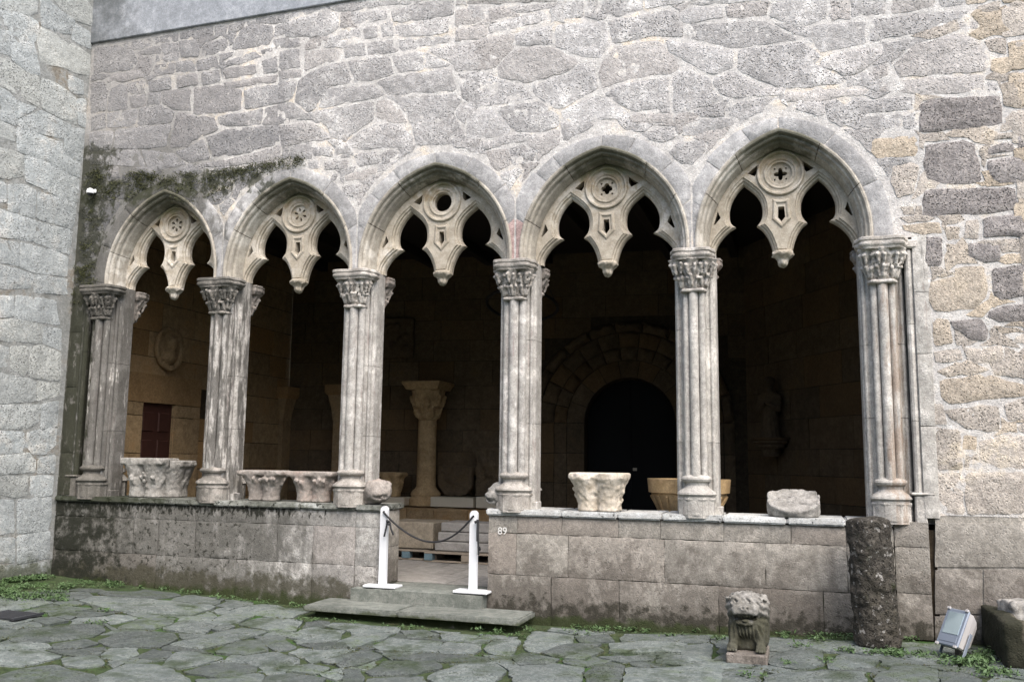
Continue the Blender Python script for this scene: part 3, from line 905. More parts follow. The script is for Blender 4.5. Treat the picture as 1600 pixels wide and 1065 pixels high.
WARM = tile('''
1060,62 1240,12 1230,88 1080,118
1330,22 1460,-30 1460,60 1330,100
1290,132 1460,112 1460,250 1280,240
1110,332 1300,312 1300,458 1150,420
1320,342 1460,342 1460,458 1320,458
1180,482 1460,482 1460,560 1260,613 1150,590
1240,692 1460,642 1460,898 1270,888
''', 1330, 0, 5.326) + tile('''
10,152 390,112 395,278 250,298 60,298 10,250
190,372 330,342 410,372 360,598 230,638 170,500
250,712 360,702 360,768 270,778
790,822 900,812 900,968 780,978
260,862 580,832 590,928 440,938 290,900
620,882 750,872 740,978 640,988
810,1012 1080,982 1080,1088 820,1118
1240,592 1300,572 1300,738 1240,748
890,112 1190,92 1200,140 900,150
1100,980 1290,980 1290,1090 1100,1090
''', 1360, 190, 5.325) + tile('''
350,182 570,172 600,400 500,498 200,518 150,420 160,290 350,250
180,562 300,582 340,758 190,768
190,812 390,792 410,878 300,908 200,900
430,792 560,792 700,772 730,858 690,908 450,900
800,702 880,682 880,758 790,750
630,620 820,642 880,672 700,680
''', 1420, 380, 4.84) + tile('''
240,22 560,-28 880,52 880,138 640,158 500,178 320,198 240,140
270,252 400,222 680,202 690,400 600,408 430,378 330,310
720,192 880,152 880,308 740,328
820,372 880,342 880,410 830,400
205,382 380,382 400,688 212,698
185,202 260,202 290,348 195,358
410,442 520,432 500,538 410,538
430,562 520,572 540,638 480,688 430,670
530,482 720,432 880,432 880,688 680,688 540,620
212,722 400,712 420,1030 235,1040 208,900
420,722 880,712 880,1020 440,1038
''', 1420, 590, 4.84)
DARK = tile('''
570,882 650,832 1230,792 1260,1038 560,1108
''', 1330, 0, 5.326) + tile('''
460,192 770,162 870,192 930,508 640,518 470,478 440,330
980,232 1090,172 1190,182 1200,248 980,278
980,322 1290,272 1290,498 1050,508 980,420
440,572 1200,547 1225,738 900,778 640,768 430,798
940,802 1290,772 1290,958 1100,948 940,958
450,962 600,962 600,1198 440,1198
1220,112 1290,82 1290,208 1230,218
''', 1360, 190, 5.325) + tile('''
450,0 690,0 690,138 570,148 450,100
630,192 880,162 880,398 700,428 640,388
600,512 720,472 880,452 880,578 680,598 590,558
310,592 540,572 600,650 580,738 470,728 350,650
''', 1420, 380, 4.84)
W_all = [[tuple(atY(x, y, 0)[[0, 2]]) for x, y in P] for g_ in (RUB, WARM, DARK) for P in g_]
rp_ = []
for i in range(5):
    cv = arch_curve(i, -.22); rp_.append(cv + [(COLX[i + 1], .0), (COLX[i], .0)])
rp_.append([(-9.2, 0), (1.14, 0), (1.14, ZS), (-9.2, ZS)])
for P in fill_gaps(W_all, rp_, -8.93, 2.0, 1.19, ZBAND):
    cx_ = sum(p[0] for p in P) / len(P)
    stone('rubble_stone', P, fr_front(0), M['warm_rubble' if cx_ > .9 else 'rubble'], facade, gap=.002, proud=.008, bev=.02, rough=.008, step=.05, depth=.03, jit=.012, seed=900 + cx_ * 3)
n_ = 0
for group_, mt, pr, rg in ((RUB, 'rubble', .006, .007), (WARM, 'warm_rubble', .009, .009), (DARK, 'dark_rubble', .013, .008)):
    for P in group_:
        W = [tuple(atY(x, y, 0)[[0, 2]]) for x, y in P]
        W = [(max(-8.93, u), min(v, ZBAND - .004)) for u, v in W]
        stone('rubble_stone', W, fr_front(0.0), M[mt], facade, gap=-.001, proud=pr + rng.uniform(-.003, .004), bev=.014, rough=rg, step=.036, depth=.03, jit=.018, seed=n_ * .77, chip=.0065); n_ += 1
# the wall goes on outside the frame, to the right and above
v = -.05
while v < 7.0:
    hh = rng.uniform(.24, .42); u = 1.86 + rng.uniform(0, .05)
    if v > 1.15:
        while u < 3.6:
            w = rng.uniform(.3, .75)
            stone('rubble_stone', [(u, v), (u + w - .02, v + rng.uniform(-.02, .02)), (u + w - .02, min(v + hh, ZBAND) - .02), (u, min(v + hh, ZBAND) - .02)], fr_front(0), M['warm_rubble'], facade, gap=.012, proud=.02, rough=.012, step=.1, depth=.03, jit=.014, seed=400 + n_ * .7); n_ += 1
            u += w
    v += hh
# smooth rendered upper wall, standing a little proud of the rubble
uv_, uf_ = [], []
nn = 60
for k in range(nn + 1):
    x = -8.97 + (5.5 + 8.97) * k / nn
    zb = ZBAND + .006 * fbm(x, 0, 0, 3, 2)
    for (y, z) in ((.03, zb), (-.030, zb + .004), (-.036, zb + .012), (-.036, 9.2), (.5, 9.2)): uv_.append((x, y + .002 * fbm(x, 2, z, 2, 2), z))
for k in range(nn):
    for j in range(4): uf_.append((k * 5 + j, (k + 1) * 5 + j, (k + 1) * 5 + j + 1, k * 5 + j + 1))
o = mk('upper_wall_band', uv_, uf_, M['band'], facade); fix(o.data)

# arch ring stones (voussoirs), each cut to the ring and to the line over the column
for i in range(5):
    r, e = arch_par(i); c = ARC[i]; ta = math.acos(e / r)
    for s in (-1, 1):
        lim = abs((COLX[i + 1] if s > 0 else COLX[i]) - c) - .006
        if i == 0 and s < 0: lim += .16
        if i == 4 and s > 0: lim += .28
        cuts = [0.0] + sorted(rng.uniform(.9, 1.1) * x for x in ((.27, .52, .76) if rng.random() < .5 else (.33, .66))) + [1.0]
        for j in range(len(cuts) - 1):
            t = rng.uniform(.165, .215) if j < len(cuts) - 2 else .18
            if i == 0 and j == 1 and s < 0: t = .16
            a0 = ta * cuts[j]; a1 = ta * cuts[j + 1]; last = j == len(cuts) - 2
            inn = [(full(r, a0 + (a1 - a0) * k / 8, ta) * math.cos(a0 + (a1 - a0) * k / 8) - e, ZS + full(r, a0 + (a1 - a0) * k / 8, ta) * math.sin(a0 + (a1 - a0) * k / 8)) for k in range(9)]
            ro = r + t; b1 = math.acos(max(-1, min(1, e / ro))) if last else a1
            out = []
            for k in range(9):
                ro_k = ro - (t - .125) * max(0, (k / 8)) ** 1.5 if last else ro
                b1k = math.acos(max(-1, min(1, e / (r + .125)))) if last else a1
                aa = a0 + (b1k - a0) * k / 8
                ro_k = full(ro_k, aa, ta)
                out.append((ro_k * math.cos(aa) - e, ZS + ro_k * math.sin(aa)))
            P = inn + out[::-1]
            P = [(c + s * min(max(x, 0), lim), z) for x, z in P]
            Q = []
            for p in P:
                if not Q or math.dist(p, Q[-1]) > .012: Q.append(p)
            mt = 'redstone' if (i == 2 and s > 0 and j == 0) or (i == 3 and s < 0 and j == 0) else 'vous'
            try: stone('voussoir', Q, fr_front(0), M[mt], facade, gap=.005, proud=.012 + rng.uniform(0, .006), bev=.012, rough=.004, step=.04, depth=.03, jit=.006, rnd=False, seed=i * 9 + j + s * 31, chip=.0025)
            except Exception as ex: print('voussoir', i, j, ex)
# keystone-like slab over the first arch is part of the ring above; right jamb stones beside the last column
for z0, z1 in ((1.10, 1.62), (1.62, 2.45), (2.45, 3.15), (3.15, 3.745)):
    stone('jamb_stone', [(-8.93, z0), (-8.745, z0), (-8.745, z1), (-8.93, z1)], fr_front(0.0), M['col'], facade, gap=.003, proud=.02, bev=.01, rough=.003, step=.06, depth=.12, jit=.003, rnd=False, seed=z0 + 5)
for z0, z1 in ((1.12, 1.95), (1.95, 2.62), (2.62, 3.2), (3.2, 3.745)):
    stone('jamb_stone', [(1.005, z0), (1.135, z0), (1.135, z1), (1.005, z1)], fr_front(0.0), M['colR'], facade, gap=.003, proud=.022, bev=.01, rough=.002, step=.08, depth=.12, jit=.002, rnd=False, seed=z0)

# ------------------------------------------------------------------ left side wall (faces right)
side = tag(empty('side_wall', (0, 0, 0)), 'pale blue grey stone side wall meeting the arcade at the left edge', 'wall')
SX = -8.95
sheet('mortar_bed', [(-9.5, -.3), (.1, -.3), (.1, 9.2), (-9.5, 9.2)], [], fr_right(SX - .002), .10, M['side_mortar'], side, .006, 5)
SIDE = tile('''
-100,-60 270,-60 265,80 200,110 -60,45
300,-60 360,10 430,70 540,150 510,240 400,230 300,180
370,-40 610,-10 690,80 680,190 560,150 440,60
-60,62 160,92 270,162 285,240 250,298 90,298 60,182 -60,150
540,172 660,242 660,348 560,310 520,280
300,202 400,252 500,332 530,322 650,402 650,538 560,528 450,480 300,450 270,300
80,312 240,312 270,420 290,538 220,528 90,430
-60,200 70,232 80,398 -60,360
-60,395 80,452 280,562 280,768 170,710 -60,570
310,572 400,602 490,662 550,712 550,898 430,848 310,778 290,650
500,542 600,592 600,678 540,678 500,640
560,722 620,722 620,918 570,898
-60,620 60,662 125,742 120,908 -60,830
140,742 250,782 220,800 130,848
140,872 300,802 460,882 455,998 240,950 130,930
470,892 610,942 600,1060 590,1178 470,1118
-60,850 100,922 100,1018 -60,960
120,942 240,962 450,1042 460,1120 580,1190 570,1278 440,1228 230,1128 130,1088
''', 0, 0, 4.63) + tile('''
180,112 300,122 420,200 450,212 330,348 190,288
-60,52 80,72 170,112 165,248 60,268 -60,250
340,232 450,224 570,282 560,438 440,408 350,358
60,322 180,322 260,362 250,558 60,498
-60,270 40,312 40,438 -60,430
280,372 550,452 530,638 270,558
-60,480 100,532 260,582 240,718 -60,680
270,592 520,652 500,818 380,778 250,728
-60,700 130,742 140,898 -60,868
150,742 370,792 490,842 480,978 250,948 150,908
-60,890 100,922 240,972 240,1060 20,1065 -60,1050
260,972 480,1002 480,1108 250,1088
''', 0, 220, 4.63) + tile('''
120,102 400,142 425,308 110,258
-60,100 100,112 95,248 -60,250
-60,285 100,272 310,312 300,438 -60,418
320,332 440,347 440,488 310,438
-60,445 60,482 50,608 -60,630
80,472 195,472 200,638 170,678 80,618
220,472 300,462 440,522 430,708 220,688
-60,655 200,702 260,732 250,858 -60,875
275,722 430,742 420,818 270,858
-60,900 290,892 280,1000 200,1058 -60,1058
300,892 420,862 410,1038 300,1058
''', 0, 440, 4.63) + tile('''
-60,50 140,62 155,120 130,178 -60,190
170,62 350,22 340,130 280,188 200,188 160,140
-60,210 180,192 220,240 210,298 -60,320
240,222 340,202 330,308 230,308
-60,335 170,332 165,438 90,458 -60,425
190,332 325,332 320,438 220,458 190,430
-60,470 80,482 85,668 -60,695
110,482 315,462 310,598 290,658 110,678
-60,712 90,712 85,858 -60,852
110,702 305,672 300,828 200,848 110,868
-60,885 100,882 290,862 285,945 180,960 -60,985
''', 0, 660, 3.944)
for P in SIDE:
    W = [tuple(atX(x, y, SX)[[1, 2]]) for x, y in P]
    W = [(min(u, -.01), v) for u, v in W]
    stone('wall_stone', W, fr_right(SX), M['side'], side, gap=-.014, proud=.006 + rng.uniform(-.002, .004), bev=.010, rough=.007, step=.045, depth=.03, jit=.010, seed=600 + n_ * .7, chip=.008, cut=.035); n_ += 1
v = .05
while v < 8.8:
    hh = rng.uniform(.28, .45); u = -1.65 - .1 * v / 3
    while u > -4.2:
        w = rng.uniform(.35, .8)
        if v > 7.2 or u < -1.4:
            stone('wall_stone', [(u - w + .02, v), (u, v), (u, v + hh - .02), (u - w + .02, v + hh - .02)], fr_right(SX), M['side'], side, gap=.01, proud=.02, rough=.012, step=.12, depth=.03, jit=.012, seed=700 + n_ * .7); n_ += 1
        u -= w
    v += hh

# ------------------------------------------------------------------ other sides of the courtyard (behind and right of the viewer)
wo = mk('courtyard_wall_opposite', [(-14, -17, -1), (14, -17, -1), (14, -17, 7.5), (-14, -17, 7.5), (-14, -17.6, 7.5), (14, -17.6, 7.5)], [(0, 3, 2, 1), (3, 4, 5, 2)], M['side'])
tag(wo, kind='structure')

# ------------------------------------------------------------------ clustered columns
def loft(name, plan, prof, c, mat, parent, smooth=False, auto=40):
    """stack copies of a plan outline: prof = [(scale or offset factor, z)]"""
    V = []; F = []; n = len(plan)
    for s, z in prof:
        for x, y in plan: V.append((c[0] + x * s, c[1] + y * s, c[2] + z))
    for k in range(len(prof) - 1):
        for i in range(n):
            F.append((k * n + i, k * n + (i + 1) % n, (k + 1) * n + (i + 1) % n, (k + 1) * n + i))
    F.append(tuple(range(n - 1, -1, -1))); F.append(tuple((len(prof) - 1) * n + i for i in range(n)))
    return mk(name, V, F, mat, parent, smooth, auto)
def lobed(hw, f, b, n=40):
    """plan of an abacus: three shallow lobes to the front, flat at the back"""
    P = []
    for k in range(n):
        a = math.pi + math.pi * k / (n - 1)
        rr = 1 + .07 * math.cos(6 * a)
        sq = (abs(math.cos(a)) ** 5 + abs(math.sin(a)) ** 5) ** (-1 / 5)
        P.append((hw * math.cos(a) * rr * sq * .95, f * math.sin(a) * rr * sq * .95))
    return P + [(hw * .95, b), (-hw * .95, b)]
def cap_fn(seed, wide=1.0, H=.31, leaves=True):
    rs = random.Random(seed); sh = [(-.078, .022), (0, -.012), (.078, .022)]
    lf = []
    for cx, cy in sh:
        for tier, zz in ((0, .115), (1, .235)):
            for a in (-165, -130, -90, -50, -15):
                a += rs.uniform(-9, 9) + tier * 17
                lf.append((cx, cy, a, zz + rs.uniform(-.012, .012), tier))
    ph = rs.uniform(0, 6)
    def fn(x, y, z):
        t = np.clip(z / H, 0, 1)
        f = None
        for cx, cy in sh:
            mx = cx * (1 + .75 * wide * t ** 1.6); my = cy - .055 * t ** 2
            r = .040 + .052 * t ** 1.8 * wide
            ang = np.arctan2(y - my, x - mx)
            d = np.sqrt((x - mx) ** 2 + (y - my) ** 2) - r * (1 + .10 * np.cos(7 * ang + ph))
            f = d if f is None else smin(f, d, .012)
        f = smin(f, S_box(x, y, z, (0, .07, H / 2), (.12, .06, H / 2), .02), .02)
        for cx, cy, a, zz, tier in lf:
            if not leaves and tier == 0: continue
            tt = zz / H; mx = cx * (1 + .75 * wide * tt ** 1.6); my = cy - .055 * tt ** 2
            r = .040 + .052 * tt ** 1.8 * wide + .014; ca, sa = math.cos(R(a)), math.sin(R(a))
            tip = (mx + ca * (r + .014), my + sa * (r + .014), zz + .02)
            root = (mx + ca * (r - .018), my + sa * (r - .018), zz - .075)
            f = smin(f, S_cap(x, y, z, root, tip, .013, .019), .010)
            f = smin(f, S_ell(x, y, z, (mx + ca * (r + .024), my + sa * (r + .024), zz + .012), (.018, .018, .016)), .008)
        f = f + vnoise(x, y, z, 38) * .012 + vnoise(x, y, z, 80) * .006
        f = smax(f, np.maximum(-z, z - H), .004)
        return np.maximum(f, y - .125)
    return fn
CAPM = []
for k in range(3):
    oc = sdf('capital', cap_fn(11 + k, (1.0, 1.15, .9)[k]), (-.27, -.24, 0), (.27, .13, .31), .0095, M['cap'])
    CAPM.append(oc.data); bpy.data.objects.remove(oc, do_unlink=True)
def add_cap(parent, x, y, z, k, flip=False, mat=None, s=1.0):
    me = CAPM[k % 3]
    if mat is not None:
        me = me.copy(); me.materials.clear(); me.materials.append(mat)
    o = bpy.data.objects.new('capital', me); COL.objects.link(o); o.parent = parent
    o.location = (x, y, z); o.rotation_euler = (0, 0, math.pi if flip else 0); o.scale = (s, s, s)
    return o
CLAB = ['mossy clustered stone column standing against the side wall at the far left',
        'clustered stone column with white stains between the first and second arch from the left',
        'clustered column left of the roped doorway gap, with a beast head at its foot',
        'clustered column right of the roped doorway gap, with pinkish streaks on its shafts',
        'slim clustered column between the square carved capital and the flat round slab',
        'clustered column with leafy two tier capital at the right end of the arcade']
ABW = [.285, .285, .262, .238, .222, .235]
for i, cx in enumerate(COLX):
    col = tag(empty('clustered_column'), CLAB[i], 'column', 'columns of the arcade')
    m = M['colR'] if i >= 4 else M['col']
    # pier behind the shafts, with hollowed front corners
    hw = .205
    half = [(.045, .052), (.120, .052), (.134, .088), (.142, .096), (.150, .090), (.160, .080), (.172, .080), (.182, .088), (.186, .102), (.181, .116), (.176, .124), (.184, .134), (.198, .144), (hw, .162), (hw, .176), (hw, .345), (.19, .362), (.15, .385), (.128, .40), (.118, .43), (.045, .43)]
    plan = [(x, y) for x, y in half] + [(-x, y) for x, y in half[::-1]]
    if i in (0, 5):
        s = 1 if i == 5 else -1
    zc = [ZSILL - .03, 1.9 + .2 * math.sin(i * 3), 2.75 + .2 * math.sin(i * 5), ZS + .005]
    for a, b in zip(zc[:-1], zc[1:]):
        pp = [(p[0], p[1]) for p in plan]
        o = loft('pier_stone', pp[::-1], [(1, a + .002), (1, b - .002)], (cx, 0, 0), m, col); fix(o.data)
    for dx, y, r in (((-.086, .026, .042), (0, -.010, .051), (.086, .026, .042)) if i < 4 else ((-.078, .024, .034), (0, -.008, .046), (.078, .024, .034))):
        lathe('shaft', [(r * 1.02, 1.45), (r, 1.5), (r * (.985 + .02 * math.sin(i + dx * 40)), 2.4), (r, 3.33)], (cx + dx, y, 0), m, col, n=14)
    for dx, y, r in ((-.07, .445, .034), (0, .47, .044), (.07, .445, .034)):
        lathe('rear_shaft', [(r, 1.40), (r, 3.33)], (cx + dx, y, 0), M['col'], col, n=10)
    cap = add_cap(col, cx, .0, 3.315, i, s=1.0)
    cm = M['cap']
    ring = [(lobed(.128, .085, .06))]
    loft('necking', ring[0], [(.93, 0), (1.03, .008), (1.05, .02), (.98, .032)], (cx, .012, 3.295), cm, cap).location = -cap.location
    ab = lobed(ABW[i], .165, .13)
    loft('abacus', ab, [(.86, 0), (.90, .018), (.97, .03), (1.0, .042), (1.0, .062), (.95, .066), (.955, .074), (1.01, .082), (1.01, .105), (.98, .112)], (cx, -.01, 3.612), cm, cap).location = -cap.location
    rc = add_cap(col, cx, .475, 3.315, i + 1, True, M['relicpink'], .98)
    o = loft('abacus', [(-x, -y) for x, y in lobed(.25, .15, .11)], [(.88, 0), (.97, .03), (1.0, .04), (1.0, .075), (.96, .08), (1.0, .09), (1.0, .11)], (cx, .49, 3.612), M['relicpink'], rc)
    o.location = (0, 0, 0); o.data.transform(Matrix.Translation((-cx, -.475, -3.315)) ); o.data.transform(Matrix.Rotation(math.pi, 4, 'Z')); o.data.transform(Matrix.Scale(1 / .98, 4))
    bm_ = M['cap'] if i < 4 else M['colR']
    bk_ = (.90, .90, .90, .88, .84, .80)[i]
    bs = lathe('base', [(q_ * bk_, h_) for q_, h_ in [(.02, .39), (.125, .385), (.165, .362), (.172, .345), (.160, .326), (.120, .312), (.118, .285), (.14, .26), (.185, .235), (.212, .215), (.218, .198), (.205, .186), (.190, .180), (.188, 0), (.02, 0)]], (cx, .045, ZSILL - .002), bm_, col, n=16, sx=1.06, sy=.80, auto=28)
    lathe('plinth', [(q_ * bk_, h_) for q_, h_ in [(.02, .165), (.205, .163), (.212, .15), (.205, .135), (.198, .125), (.198, -.03), (.02, -.03)]], (cx, .06, ZSILL), bm_, bs, n=8, sx=1.10, sy=.86, auto=25, a0=R(22.5), a1=R(382.5))
    lathe('rear_base', [(.02, .36), (.15, .34), (.15, .30), (.12, .28), (.19, .21), (.2, .19), (.18, .18), (.18, 0)], (cx, .43, ZSILL - .002), M['relicgrey'], col, n=12, sy=.7)
    box('foot_block', (cx + .18, .20, ZSILL + .035), (.115, .16, .085), m, col, bev=.008, rough=.003)
    if i in (0, 5):
        s = 1 if i == 5 else -1
        jm = M['colR'] if i == 5 else M['col']
        # recessed corner behind the shafts, then a thick roll up the jamb
        pts = [(.10, .07), (.16, .17), (.205, .165), (.215, .10), (.205, .06), (.20, .028), (.212, .006), (.232, -.004), (.255, .004), (.265, .022), (.275, .020), (.275, .10), (.40, .12), (.40, .30), (.10, .30)]
        if i == 0: pts = [(x * 1.0 + (.0), y) for x, y in pts]
        zz = [ZSILL - .03, 2.0, 2.9, ZS - .12]
        for a, b in zip(zz[:-1], zz[1:]):
            o = loft('jamb_roll', [(s * x, y) for x, y in pts], [(1, a + .002), (1, b - .002)], (cx, 0, 0), jm, col); fix(o.data)
        box('jamb_cap', (cx + s * .25, .06, ZS - .065), (.13, .17, .085), M['cap'], col, bev=.015)
        box('jamb_base', (cx + s * .245, .05, ZSILL + .10), (.10, .11, .26), bm_, col, bev=.012, rough=.002)
        box('jamb_base_fillet', (cx + s * .265, .04, ZSILL + .245), (.20, .13, .026), bm_, col, bev=.010)

# ------------------------------------------------------------------ arch mouldings and tracery
PROF = [(-.010, .02), (-.010, -.020), (.004, -.026), (.020, -.022), (.030, -.006), (.030, .012), (.038, .022), (.054, .026), (.064, .040), (.066, .060), (.060, .072), (.068, .088), (.084, .096), (.094, .112), (.096, .132), (.104, .150), (.112, .172), (.114, .40), (.09, .43), (.05, .46), (.02, .52)]
TL = ['carved tracery with six petal rosette in the leftmost arch', 'carved tracery with six spoked rosette in the second arch from the left',
      'carved tracery with plain round open eye in the middle arch', 'carved tracery with round four lobed eye in the second arch from the right',
      'carved tracery with diamond shaped eye in the rightmost arch']
# half outline of the cusped lower edge, measured on the last arch: (distance from the axis, height)
LOW = [(.705, ZS), (.700, 3.79), (.665, 3.86), (.612, 3.925), (.55, 3.978), (.484, 4.016)]
FOIL = [(.484, 4.016), (.516, 4.065), (.532, 4.135), (.527, 4.215), (.497, 4.300), (.445, 4.382), (.387, 4.440), (.330, 4.392), (.270, 4.330), (.232, 4.262), (.217, 4.182), (.227, 4.090), (.262, 4.011)]
PEND = [(.262, 4.011), (.205, 3.965), (.160, 3.900), (.128, 3.825), (.108, 3.755), (.098, 3.690)]
def crspline(P, k=4):
    out = []
    for i in range(len(P) - 1):
        p0 = np.array(P[max(i - 1, 0)]); p1 = np.array(P[i]); p2 = np.array(P[i + 1]); p3 = np.array(P[min(i + 2, len(P) - 1)])
        for j in range(k):
            t = j / k
            out.append(tuple(.5 * ((2 * p1) + (-p0 + p2) * t + (2 * p0 - 5 * p1 + 4 * p2 - p3) * t * t + (-p0 + 3 * p1 - 3 * p2 + p3) * t ** 3)))
    out.append(tuple(P[-1])); return out
FOIL = [(.376 + (x - .376) * 1.11, 4.20 + (z - 4.20) * 1.06) if 0 < j_ < 12 else (x, z) for j_, (x, z) in enumerate(FOIL)]
CUSP = crspline(LOW)[:-1] + crspline(FOIL[:7])[:-1] + crspline(FOIL[6:])[:-1] + crspline(PEND)
def offset_line(P, d):
    """offset an open polyline to its right-hand (material) side, collapsing crossings at cusps onto the mitre"""
    P = np.array(P); n = len(P)
    t = np.diff(P, axis=0); t /= np.linalg.norm(t, axis=1)[:, None]
    nr = np.stack([t[:, 1], -t[:, 0]], 1)
    na = np.vstack([nr[:1], nr]); nb = np.vstack([nr, nr[-1:]])
    m = na + nb; l2 = np.maximum((m * m).sum(1), .55)[:, None]
    Q = P + m * (2 * d / l2)
    seg0, seg1 = P[:-1], P[1:]
    def dist(q):
        dd = seg1 - seg0; tt = np.clip(((q - seg0) * dd).sum(1) / (dd * dd).sum(1), 0, 1)
        return np.sqrt(((seg0 + dd * tt[:, None] - q) ** 2).sum(1)).min()
    ok = np.array([dist(q) > d * .93 for q in Q])
    for i in range(n):
        if not ok[i]:
            lo = i
            while lo >= 0 and not ok[lo]: lo -= 1
            hi = i
            while hi < n and not ok[hi]: hi += 1
            a = Q[lo] if lo >= 0 else Q[hi]; b = Q[hi] if hi < n else a
            Q[i] = a if (i - lo) < (hi - i) else b
    return Q
YT = .225
ROUND = (0, 4.535)
for i in range(5):
    tr = tag(empty('arch_tracery'), TL[i], 'tracery', 'traceries of the five arches')
    r, e = arch_par(i); c = ARC[i]
    for s in (-1, 1):
        cuts = [0, .34 + .06 * math.sin(i * 2 + s), .68 + .05 * math.sin(i * 5 + s), 1.0]
        for j in range(3):
            V = []; F = []; nseg = 8
            for k in range(nseg + 1):
                w = cuts[j] + (cuts[j + 1] - cuts[j]) * k / nseg
                w = w + (.0025 if k == 0 and j > 0 else 0) - (.0025 if k == nseg and j < 2 else 0)
                for d, y in PROF:
                    rr = r - d; ta = math.acos(max(-1, min(1, e / rr))); a = ta * w
                    rr = full(rr, a, ta)
                    V.append((c + s * (rr * math.cos(a) - e), y, ZS + rr * math.sin(a)))
            np_ = len(PROF)
            for k in range(nseg):
                for q in range(np_ - 1): F.append((k * np_ + q, k * np_ + q + 1, (k + 1) * np_ + q + 1, (k + 1) * np_ + q))
            me = bpy.data.meshes.new('moulding'); me.from_pydata(V, [], F); me.update(); fix(me)
            pl = me.polygons[len(me.polygons) // 2 + 10]
            cen = pl.center; toward = Vector((c - cen.x, -.3, 4.2 - cen.z))
            if pl.normal.dot(toward) < 0: me.flip_normals()
            link('moulding_stone', me, M['mould'], tr, True, 30)
    # tracery slab: cusped lower edge with a stepped, hollowed arris
    ku = HALF[i] / .875
    right = [(u * ku, z) for u, z in CUSP]
    tipz = 3.655
    edge = right + [(-x, z) for x, z in right[::-1]]       # from right springing, over the lobes and pendant, to the left springing
    steps = [(0.0, YT + .075), (.012, YT + .050), (.030, YT + .044), (.034, YT + .022), (.050, YT + .016), (.056, YT)]
    rings = [np.array(edge)] + [offset_line(edge, d) for d, _ in steps[1:]]
    # keep the material side: test that the offset moved away from the void (up at the pendant centre)
    if rings[-1][len(CUSP) // 2][0] < -9: pass
    test = rings[-1][4]
    if test[0] < edge[4][0]:
        rings = [np.array(edge)] + [offset_line(edge[::-1], d)[::-1] for d, _ in steps[1:]]
    V = []; F = []; n = len(edge); YB = .345
    for q, (d, y) in enumerate(steps):
        for x, z in rings[q]: V.append((c + x, y, z))
    for q in range(len(steps) - 1):
        for k in range(n - 1): F.append((q * n + k, q * n + k + 1, (q + 1) * n + k + 1, (q + 1) * n + k))
    b0 = len(V)
    for x, z in edge: V.append((c + x, YB, z))
    for k in range(n - 1): F.append((k, b0 + k, b0 + k + 1, k + 1))
    # front face, cut through by eye, slot and small triangles
    ra, e2 = arch_par(i, .100); ta = math.acos(e2 / ra)
    arch = [(full(ra, k, 14) * math.cos(ta * k / 14) - e2, ZS + full(ra, k, 14) * math.sin(ta * k / 14)) for k in range(15)]
    arch = arch[:-1] + [(-x, z) for x, z in arch[::-1]]
    front = [tuple(p) for p in rings[-1]]
    fo = []
    for p in front:
        if not fo or math.dist(p, fo[-1]) > .004: fo.append(p)
    outline = np.array(fo + arch[::-1])
    def circ(cx, cz, rr, n=20): return [(cx + rr * math.cos(2 * math.pi * k / n), cz + rr * math.sin(2 * math.pi * k / n)) for k in range(n)]
    RH = .118
    holes = [circ(0, ROUND[1], RH, 24)]
    holes.append([(-.030, 4.185), (.030, 4.185), (.036, 4.075), (0, 4.030), (-.036, 4.075)])
    for s in (-1, 1):
        holes.append([(s * x * ku, z) for x, z in ((.238, 4.640), (.345, 4.560), (.268, 4.525), (.242, 4.565))])
        holes.append([(s * x * ku, z) for x, z in ((.668, 4.185), (.715, 4.045), (.700, 4.040), (.638, 4.110))])
    holes = [np.array(h) for h in holes]
    pts = list(outline); ed = [(k, (k + 1) % len(outline)) for k in range(len(outline))]
    for h in holes:
        b = len(pts); pts += list(h); ed += [(b + k, b + (k + 1) % len(h)) for k in range(len(h))]
    vs, es, fs, *_ = delaunay_2d_cdt([Vector(p) for p in pts], ed, [], 0, 1e-7)
    V2 = np.array([(v.x, v.y) for v in vs]); C2 = np.array([V2[list(f)].mean(0) for f in fs])
    kp = inside(outline, C2)
    for h in holes: kp &= ~inside(h, C2)
    for yy in (YT, YB):
        b = len(V); V += [(c + x, yy, z) for x, z in V2]
        F += [tuple(b + q for q in f) for f, k in zip(fs, kp) if k]
    for hi, h in enumerate(holes):                     # reveal of each cut-out, with a splayed rim
        b = len(V); m_ = len(h); cen = h.mean(0)
        V += [(c + x, YT, z) for x, z in h] + [(c + x, YB, z) for x, z in h]
        for k in range(m_): F.append((b + k, b + (k + 1) % m_, b + m_ + (k + 1) % m_, b + m_ + k))
    me = bpy.data.meshes.new('tracery_panel'); me.from_pydata([tuple(map(float, v)) for v in V], [], F); me.update(); fix(me)
    link('tracery_panel', me, M['trac'], tr, True, 25)
    # roundel: concentric rolls round the eye
    lathe('roundel', [(.238, .010), (.236, -.010), (.226, -.022), (.212, -.022), (.204, -.010), (.196, .006), (.180, .010), (.168, .000), (.158, -.010), (.146, -.008), (.136, .010), (.122, .022), (.106, .026), (.106, .07)], (c, YT - .004, ROUND[1]), M['trac'], tr, n=36, axis='y', auto=50)
    # pierced plate in the eye
    def shape(fn, n=40): return [(fn(2 * math.pi * k / n) * math.cos(2 * math.pi * k / n), fn(2 * math.pi * k / n) * math.sin(2 * math.pi * k / n)) for k in range(n)]
    ph = []
